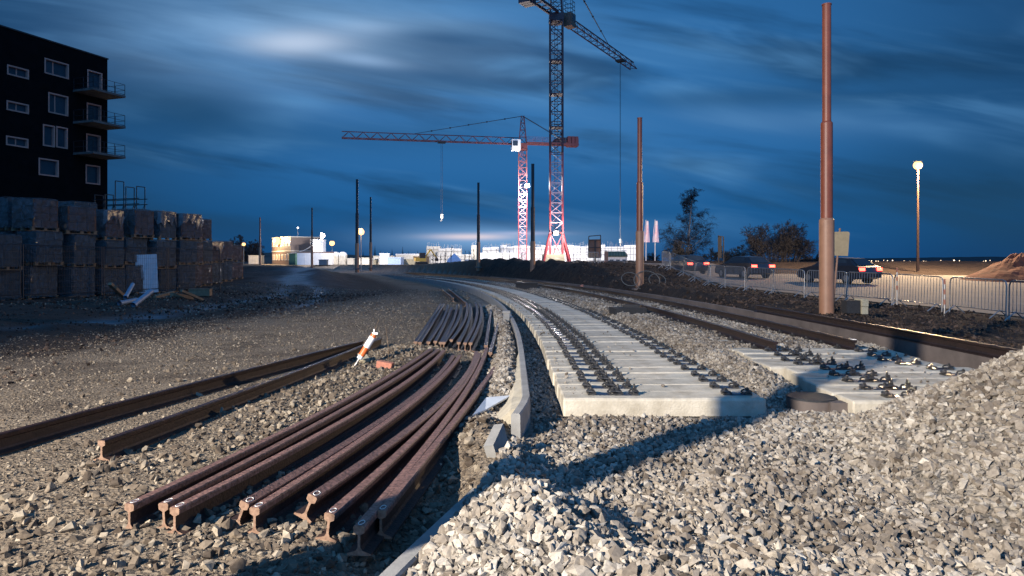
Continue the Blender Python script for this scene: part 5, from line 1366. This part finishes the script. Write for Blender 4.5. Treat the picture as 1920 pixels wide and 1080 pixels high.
# flags
for px, lab in ((1211, 'left one of two white poles with a pink and white flag'), (1228, 'right one of two white poles with a pink and white flag')):
    Y = 75.0; b0 = at(px, 500, Y); root = empty('flag_pole', (b0.x, Y, Hs(b0.x, Y))); h = CAMZ + (HZ - 412) / FPX * Y - Hs(b0.x, Y); tag(root, lab, 'flag', 'flag poles by the road')
    mb = MB(); mb.cyl((0, 0, 0), (0, 0, h), 0.06, 0.045, n=10); mb.build('pole', M['white'], root, True, angle=40)
    vs, fs = [], []; nz, nx2 = 14, 9
    for j in range(nz + 1):
        for i in range(nx2 + 1):
            t = j / nz; u_ = i / nx2; wdt = 0.34 + 0.36 * t
            vs.append((0.05 + u_ * wdt - 0.22 * t - 0.1, 0.06 * math.sin(u_ * 9 + t * 2.5), h - 0.12 - 2.35 * t))
    for j in range(nz):
        for i in range(nx2): a = j * (nx2 + 1) + i; fs.append((a, a + 1, a + nx2 + 2, a + nx2 + 1))
    mb = MB(); mb.add(vs, fs); mb.build('flag', M['flag'], root, True)
# dark portal board by the road
b0 = at(1351, 497, 66); root = empty('road_board', b0); tag(root, 'dark upright board with a side frame standing between the birch and the round bush', 'board')
q = lambda px, py: at(px, py, 66) - b0
mb = MB(); p = [q(1346, 441), q(1353, 443), q(1353, 484), q(1346, 484)]; mb.add([v + Vector((0, 0, 0)) for v in p] + [v + Vector((0.05, 0.15, 0)) for v in p], [(0, 1, 2, 3), (7, 6, 5, 4), (0, 4, 5, 1), (1, 5, 6, 2), (2, 6, 7, 3), (3, 7, 4, 0)]); mb.build('panel', M['black'], root)
mb = MB(); mb.bar(q(1356.5, 444), q(1357, 497), 0.09); mb.bar(q(1347, 443), q(1356.5, 444), 0.07); mb.bar(q(1353, 462), q(1357, 463), 0.06); mb.bar(q(1347, 484), q(1347, 497), 0.1); mb.build('frame', M['black'], root)
# fluffy orange thing in the bank: a small lamp-orange ball
p = at(1092, 531, 40); bm = bmesh.new(); bmesh.ops.create_icosphere(bm, subdivisions=2, radius=0.16); me = bpy.data.meshes.new('orange_buoy'); bm.to_mesh(me); bm.free(); me.materials.append(M['brick']); o = bpy.data.objects.new('orange_buoy', me); COL.objects.link(o); o.location = (p.x, p.y, Hs(p.x, p.y) + 0.12); tag(o, 'small round reddish object lying low on the dark bank beyond the tracks', 'buoy')

# ------------------------------------------------------------------ trees
def tree_mesh(h, spread, seed, lean=0.0, levels=4, ntw=5, trunk_r=0.12, base_t=0.15, upness=0.5, twig_r=0.012, droop=0.0, wob=1.0):
    r = random.Random(seed); tr = MB(); cr = MB()
    def grow(p, d, ln, rad, lvl):
        n = 4; path = [p]; rr = [rad]; dd = d.copy()
        for i in range(n):
            dd = (dd + Vector((r.gauss(0, .16) * (wob if lvl == 0 else 1), r.gauss(0, .16) * (wob if lvl == 0 else 1), r.gauss(0, .10) + (0.10 * upness if lvl < 3 else -droop * 0.15)))).normalized()
            path.append(path[-1] + dd * (ln / n)); rr.append(max(twig_r * 0.6, rad * (1 - 0.62 * (i + 1) / n)))
        (tr if lvl < 2 else cr).tube(path, rr, 6 if lvl < 2 else 3, False)
        if lvl >= levels: return
        nb = ntw + (2 if lvl == 0 else 0)
        if lvl == 0: nb = int(nb * 2.2)
        for k in range(nb):
            t = r.uniform(base_t if lvl == 0 else 0.15, 1.0); i = min(int(t * n), n - 1); q = path[i].lerp(path[i + 1], t * n - i)
            base = (path[i + 1] - path[i]).normalized(); side = base.orthogonal(); side.rotate(Matrix.Rotation(r.uniform(0, 6.283), 3, base)); side.normalize()
            nd = (base * upness + side * (1.0 if lvl == 0 else 0.75)).normalized()
            l2 = spread * (1.12 - 0.75 * t) * r.uniform(0.7, 1.1) if lvl == 0 else ln * r.uniform(0.38, 0.62)
            grow(q, nd, l2, max(twig_r, rr[i] * 0.45), lvl + 1)
    grow(Vector((0, 0, 0)), Vector((lean, 0, 1)).normalized(), h, trunk_r, 0)
    return tr, cr
def tree(nm, x, y, z, h, spread, seed, label, bark, twig, group=None, **kw):
    root = empty(nm, (x, y, z)); tag(root, label, 'tree' if 'bush' not in nm and 'shrub' not in nm else 'bush', group)
    t, c = tree_mesh(h, spread, seed, **kw); t.build('trunk', M[bark], root); c.build('crown', M[twig], root); return root
p = at(1291, 499, 80); tree('birch_tree', p.x, 80, 1.1, 8.4, 3.1, 3, 'tall bare birch with a ragged crown right of the flags', 'birch', 'twig', levels=4, ntw=8, trunk_r=0.15, base_t=0.08, upness=0.75, twig_r=0.009, droop=0.9, wob=0.25)
def bush(nm, px, Y, wpx, hpx, seed, label, twig, n=14, levels=3, tw=0.014, z=None):
    x = (px - 960) / FPX * Y; w = wpx / FPX * Y; h = hpx / FPX * Y; z = Hs(x, Y) if z is None else z
    root = empty(nm, (x, Y, z)); tag(root, label, 'bush'); r = random.Random(seed); T, C = MB(), MB()
    for i in range(n):
        a = r.uniform(0, 6.283); k = r.random() ** 0.6
        t, c = tree_mesh(h * (1 - 0.45 * k * k) * r.uniform(0.85, 1.08), h * 0.36, seed * 50 + i, lean=0, levels=levels, ntw=5, trunk_r=0.045, base_t=0.1, upness=0.7, twig_r=tw)
        ox, oy = math.cos(a) * k * w * 0.36, math.sin(a) * k * w * 0.36
        lean = Matrix.Rotation(k * 0.45, 3, Vector((-math.sin(a), math.cos(a), 0)))
        T.add([lean @ Vector(v) + Vector((ox, oy, 0)) for v in t.v], t.f); C.add([lean @ Vector(v) + Vector((ox, oy, 0)) for v in c.v], c.f)
    T.build('stems', M['bark'], root); C.build('crown', M[twig], root); return root
bush('round_bush', 1450, 70, 118, 80, 5, 'big dark round bush beyond the road', 'twig', n=36, levels=3, tw=0.012)
bush('pale_shrub', 1272, 78, 44, 40, 6, 'pale lit shrub at the foot of the birch', 'twig_pale', n=9, tw=0.022)
bush('low_shrub', 1345, 80, 60, 30, 7, 'low dull shrub between the birch and the round bush', 'twig_pale', n=9, tw=0.018)
bush('far_shrub', 1385, 84, 44, 38, 8, 'grey shrub left of the round bush', 'twig_pale', n=7, tw=0.016)
bush('dark_shrub', 1222, 95, 60, 24, 9, 'dark low shrub behind the two flags', 'twig', n=8, tw=0.02)
bush('road_shrub', 1530, 90, 60, 22, 12, 'dark low shrub right of the round bush', 'twig', n=8, tw=0.02)
for j, (px, w, h) in enumerate(((448, 34, 50), (476, 36, 44), (424, 32, 40))):
    bush('far_bush', px, 170, w, h, 30 + j, 'dark bare tree group behind the pallets, %s from the left' % ORD[(1, 2, 0)[j]], 'twig', n=8, levels=3, tw=0.05, z=1.2)
def conifer(px, Y, pyt, seed, j):
    r = random.Random(seed); x = (px - 960) / FPX * Y; zt = CAMZ + (HZ - pyt) / FPX * Y; z0 = 3.2; h = zt - z0
    root = empty('conifer_tree', (x, Y, z0)); tag(root, 'dark conifer on the skyline left of the concrete shell, %s from the left' % ORD[j], 'tree', 'conifers on the skyline')
    mb = MB(); mb.cyl((0, 0, -1.5), (0, 0, h * 0.98), 0.14, 0.03, n=6); mb.build('trunk', M['bark'], root)
    mb = MB(); k = 0.12
    while k < 1:
        for i in range(7):
            a = r.uniform(0, 6.283); ln = h * 0.30 * (1.05 - k) * r.uniform(0.6, 1.15); d = Vector((math.cos(a), math.sin(a), -0.25)); s_ = Vector((-math.sin(a), math.cos(a), 0)) * ln * 0.22; b = Vector((0, 0, h * k)); e = b + d * ln
            mb.add([b + s_ * .4, b - s_ * .4, b + d * ln * .55 - s_, e, b + d * ln * .55 + s_], [(0, 1, 2, 3, 4)])
        k += 0.055
    mb.build('crown', M['needle'], root)
for j, (px, t) in enumerate(((703, 460), (713, 470), (735, 466), (755, 462), (766, 471), (783, 470), (793, 474), (681, 471))):
    conifer(px, 205 + (j % 3) * 6, t, 60 + j, (1, 2, 3, 4, 5, 6, 7, 0)[j])
# thin saplings and stakes on the bank before the white wall
rr = random.Random(9)
for j, px in enumerate((812, 817, 826, 835, 846, 872, 880, 888, 915, 930, 942, 955, 978)):
    Y = 84 + rr.uniform(0, 14); x = (px - 960) / FPX * Y; z = Hs(x, Y); h = rr.uniform(1.2, 2.6)
    mb = MB(); mb.tube([(0, 0, -0.2), (rr.uniform(-.05, .05), 0, h * .5), (rr.uniform(-.12, .12), 0, h)], [0.05, 0.04, 0.015], 5)
    root = empty('sapling', (x, Y, z)); mb.build('stem', M['bark'], root); c = MB()
    for i in range(16):
        k = rr.uniform(0.25, 1) * h; a = rr.uniform(0, 6.28); ln = rr.uniform(0.2, 0.5); c.tube([(0, 0, k), (math.cos(a) * ln * .6, math.sin(a) * ln * .6, k + ln * .7)], [0.018, 0.01], 3, False)
    c.build('twigs', M['twig'], root); tag(root, 'thin dark sapling on the bank before the floodlit walls, %s from the left' % ORD[j], 'sapling', 'saplings on the bank')

# ------------------------------------------------------------------ sky, light, camera
w = bpy.data.worlds.new('World'); SC.world = w; w.use_nodes = True
nt = w.node_tree; N = nt.nodes; L = nt.links; bg = N['Background']
tc = N.new('ShaderNodeTexCoord'); sp = N.new('ShaderNodeSeparateXYZ'); L.new(tc.outputs['Generated'], sp.inputs[0])
def mth(op, a, b=None, c=None, clamp=False):
    n = N.new('ShaderNodeMath'); n.operation = op; n.use_clamp = clamp
    for i, v in enumerate((a, b, c)):
        if v is None: continue
        if isinstance(v, (int, float)): n.inputs[i].default_value = v
        else: L.new(v, n.inputs[i])
    return n.outputs[0]
dy = mth('MAXIMUM', mth('ABSOLUTE', sp.outputs['Y']), 0.15)
A = mth('DIVIDE', sp.outputs['X'], dy); E = mth('DIVIDE', mth('MAXIMUM', sp.outputs['Z'], 0.0), dy)
def vec(x, y, z=0.0):
    n = N.new('ShaderNodeCombineXYZ')
    for i, v in enumerate((x, y, z)):
        if isinstance(v, (int, float)): n.inputs[i].default_value = v
        else: L.new(v, n.inputs[i])
    return n.outputs[0]
def nz(v, s, d=5, r=0.55, dist=0.0):
    n = N.new('ShaderNodeTexNoise'); n.inputs['Scale'].default_value = s; n.inputs['Detail'].default_value = d; n.inputs['Roughness'].default_value = r; n.inputs['Distortion'].default_value = dist
    L.new(v, n.inputs['Vector']); return n.outputs['Fac']
def rng(v, a, b, c=0.0, d=1.0):
    n = N.new('ShaderNodeMapRange'); n.interpolation_type = 'SMOOTHSTEP'; n.inputs['From Min'].default_value = a; n.inputs['From Max'].default_value = b; n.inputs['To Min'].default_value = c; n.inputs['To Max'].default_value = d
    L.new(v, n.inputs['Value']); return n.outputs[0]
def gauss(a0, e0, sa, se, tilt=0.0):
    da = mth('SUBTRACT', A, a0); de = mth('SUBTRACT', E, e0)
    if tilt: de = mth('ADD', de, mth('MULTIPLY', da, tilt))
    q = mth('ADD', mth('POWER', mth('ABSOLUTE', mth('DIVIDE', da, sa)), 2.0), mth('POWER', mth('ABSOLUTE', mth('DIVIDE', de, se)), 2.0))
    return mth('POWER', 2.718, mth('MULTIPLY', q, -1.0))
def mixc(f, a, b):
    n = N.new('ShaderNodeMix'); n.data_type = 'RGBA'
    if isinstance(f, float): n.inputs[0].default_value = f
    else: L.new(f, n.inputs[0])
    for i, v in ((6, a), (7, b)):
        if isinstance(v, tuple): n.inputs[i].default_value = (*v, 1)
        else: L.new(v, n.inputs[i])
    return n.outputs[2]
# long exposure clouds: drawn out along the wind, seen in perspective
tilt = mth('ADD', E, mth('MULTIPLY', A, 0.16))
c1 = nz(vec(mth('MULTIPLY', A, 1.3), mth('MULTIPLY', tilt, 7.5), 3.7), 1.6, 5, 0.5, 0.35)
c2 = nz(vec(mth('MULTIPLY', A, 1.6), mth('MULTIPLY', tilt, 10.5), 9.1), 1.5, 4, 0.5, 0.45)
c3 = nz(vec(mth('MULTIPLY', A, 1.0), mth('MULTIPLY', tilt, 3.0), 1.3), 2.2, 3, 0.5, 0.3)
rb_ = N.new('ShaderNodeValToRGB'); e = rb_.color_ramp.elements
e[0].position = 0.0; e[0].color = (0.005, 0.066, 0.235, 1); e[1].position = 1.0; e[1].color = (0.016, 0.085, 0.25, 1)
for pz, cz in ((0.12, (0.008, 0.085, 0.28)), (0.27, (0.021, 0.122, 0.355)), (0.5, (0.022, 0.115, 0.32))):
    x = e.new(pz); x.color = (*cz, 1)
L.new(mth('MULTIPLY', E, 1.6, clamp=True), rb_.inputs['Fac'])
col = rb_.outputs['Color']
col = mixc(mth('MULTIPLY', gauss(-0.02, 0.27, 0.42, 0.15), 0.75), col, (0.036, 0.165, 0.44))
edge = mth('MULTIPLY', mth('MULTIPLY', rng(mth('ABSOLUTE', mth('SUBTRACT', A, 0.08)), 0.30, 0.80), 0.72), rng(sp.outputs['Z'], 0.45, 0.75, 1.0, 0.0))
col = mixc(edge, col, (0.008, 0.034, 0.095))
dark = mth('MULTIPLY', rng(c1, 0.46, 0.66), rng(E, 0.0, 0.10, 0.15, 0.92))
col = mixc(dark, col, (0.010, 0.048, 0.135))
lt = mth('MULTIPLY', rng(c2, 0.46, 0.72), rng(c3, 0.38, 0.62))
lt = mth('MULTIPLY', lt, rng(E, 0.02, 0.12, 0.1, 0.85)); lt = mth('MULTIPLY', lt, rng(mth('ABSOLUTE', A), 0.45, 0.8, 1.0, 0.35))
col = mixc(lt, col, (0.11, 0.30, 0.63))
g1 = mth('MULTIPLY', gauss(-0.30, 0.325, 0.23, 0.072, 0.04), rng(c2, 0.25, 0.62, 0.35, 1.0))
col = mixc(mth('MULTIPLY', g1, 0.9), col, (0.30, 0.49, 0.82))
g1b = gauss(-0.315, 0.322, 0.075, 0.018, -0.02); col = mixc(mth('MULTIPLY', g1b, 0.85), col, (0.62, 0.68, 0.90))
g1c = gauss(-0.22, 0.295, 0.06, 0.010, 0.14); col = mixc(mth('MULTIPLY', g1c, 0.55), col, (0.36, 0.52, 0.85))
g3 = mth('MULTIPLY', gauss(0.37, 0.207, 0.24, 0.022, 0.02), rng(c2, 0.35, 0.62, 0.2, 1.0)); col = mixc(mth('MULTIPLY', g3, 0.5), col, (0.09, 0.22, 0.47))
for a0, e0, sa, se, tl, st, cc in ((-0.36, 0.37, 0.22, 0.035, 0.08, 0.5, (0.11, 0.26, 0.52)), (-0.27, 0.345, 0.16, 0.03, 0.03, 0.45, (0.24, 0.42, 0.74)), (0.02, 0.285, 0.10, 0.016, 0.1, 0.4, (0.09, 0.25, 0.54)), (-0.215, 0.340, 0.05, 0.012, 0.05, 0.55, (0.40, 0.55, 0.85)), (-0.03, 0.245, 0.16, 0.018, 0.16, 0.5, (0.10, 0.28, 0.60)), (-0.31, 0.235, 0.05, 0.010, 0.10, 0.45, (0.12, 0.32, 0.66)), (-0.42, 0.30, 0.14, 0.03, 0.25, 0.45, (0.10, 0.28, 0.60)),
                               (-0.12, 0.375, 0.22, 0.02, 0.06, 0.5, (0.10, 0.28, 0.60)), (0.25, 0.30, 0.15, 0.02, 0.12, 0.4, (0.07, 0.22, 0.50)), (-0.10, 0.325, 0.12, 0.018, 0.05, 0.75, (0.012, 0.06, 0.17)), (-0.16, 0.275, 0.13, 0.010, 0.10, 0.6, (0.012, 0.065, 0.19)),
                               (-0.47, 0.22, 0.13, 0.05, 0.12, 0.7, (0.008, 0.045, 0.12)), (-0.18, 0.18, 0.20, 0.025, 0.05, 0.5, (0.010, 0.06, 0.17)), (0.55, 0.27, 0.18, 0.05, -0.05, 0.6, (0.010, 0.045, 0.115)), (0.35, 0.24, 0.22, 0.016, -0.02, 0.55, (0.010, 0.05, 0.14)), (0.62, 0.13, 0.2, 0.05, 0.0, 0.5, (0.008, 0.04, 0.11)), (0.10, 0.19, 0.12, 0.016, 0.1, 0.35, (0.07, 0.22, 0.50))):
    col = mixc(mth('MULTIPLY', mth('MULTIPLY', gauss(a0, e0, sa, se, tl), rng(c2, 0.25, 0.6, 0.45, 1.0)), st), col, cc)
g2_ = mth('MULTIPLY', gauss(-0.03, 0.032, 0.15, 0.020, 0.0), rng(c2, 0.3, 0.6, 0.45, 1.0)); col = mixc(mth('MULTIPLY', g2_, 0.9), col, (0.20, 0.38, 0.72))
g4 = gauss(-0.06, 0.036, 0.055, 0.0045); col = mixc(mth('MULTIPLY', g4, 0.9), col, (0.80, 0.66, 0.78))
g5 = gauss(0.02, 0.041, 0.05, 0.003); col = mixc(mth('MULTIPLY', g5, 0.5), col, (0.55, 0.55, 0.85))
back = rng(sp.outputs['Y'], 0.12, -0.3)      # unseen sky behind the camera, brightened to fill the shadows with blue
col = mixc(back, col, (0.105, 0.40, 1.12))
sky = N.new('ShaderNodeTexSky'); sky.sky_type = 'NISHITA'; sky.sun_disc = False; sky.sun_elevation = R_(2.0); sky.sun_rotation = R_(215); sky.altitude = 300
ad = N.new('ShaderNodeMix'); ad.data_type = 'RGBA'; ad.blend_type = 'ADD'; ad.inputs[0].default_value = 1.0
tn = N.new('ShaderNodeMix'); tn.data_type = 'RGBA'; tn.blend_type = 'MULTIPLY'; tn.inputs[0].default_value = 1.0; tn.inputs[7].default_value = (0.001, 0.005, 0.016, 1)
L.new(sky.outputs['Color'], tn.inputs[6]); L.new(col, ad.inputs[6]); L.new(tn.outputs[2], ad.inputs[7])
sc_ = N.new('ShaderNodeMix'); sc_.data_type = 'RGBA'; sc_.blend_type = 'MULTIPLY'; sc_.inputs[0].default_value = 1.0; sc_.inputs[7].default_value = (9.8, 10.2, 9.4, 1)
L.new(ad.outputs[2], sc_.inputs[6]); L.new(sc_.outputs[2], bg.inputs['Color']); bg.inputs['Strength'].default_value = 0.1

sun = bpy.data.lights.new('Sun', 'SUN'); sun.energy = 0.04; sun.angle = R_(8); sun.color = (1.0, 0.85, 0.7)
so = bpy.data.objects.new('Sun', sun); COL.objects.link(so)
az = R_(215); el = R_(2.0); dirs = Vector((math.sin(az) * math.cos(el), math.cos(az) * math.cos(el), math.sin(el)))
so.rotation_euler = dirs.to_track_quat('Z', 'Y').to_euler()
# the street lamp behind the camera that lights the foreground: the same kind as the one across the road
SPOT_E = 53000
l = bpy.data.lights.new('street_lamp_light', 'SPOT'); l.energy = SPOT_E; l.color = (1.0, 0.90, 0.78); l.spot_size = R_(64); l.spot_blend = 0.55; l.shadow_soft_size = 0.10
lo = bpy.data.objects.new('street_lamp_light', l); COL.objects.link(lo); lo.location = (-12.0, -6.95, 8.2)
lo.rotation_euler = (lo.location - Vector((0.4, 9.9, 0.0))).to_track_quat('Z', 'Y').to_euler()

cam = bpy.data.cameras.new('Camera'); cam.lens = 24; cam.sensor_width = 36; cam.clip_end = 5000; cam.clip_start = 0.05
cam.shift_y = -(540 - HZ) / 1920
co = bpy.data.objects.new('Camera', cam); COL.objects.link(co); co.location = (0, 0, CAMZ); co.rotation_euler = (R_(90), 0, 0); SC.camera = co
SC.view_settings.view_transform = 'Standard'; SC.view_settings.look = 'None'; SC.view_settings.exposure = 0; SC.view_settings.gamma = 1
SC.cycles.max_bounces = 5; SC.cycles.diffuse_bounces = 2; SC.cycles.glossy_bounces = 2; SC.cycles.transparent_max_bounces = 8
SC.cycles.sample_clamp_indirect = 4.0; SC.cycles.use_denoising = True
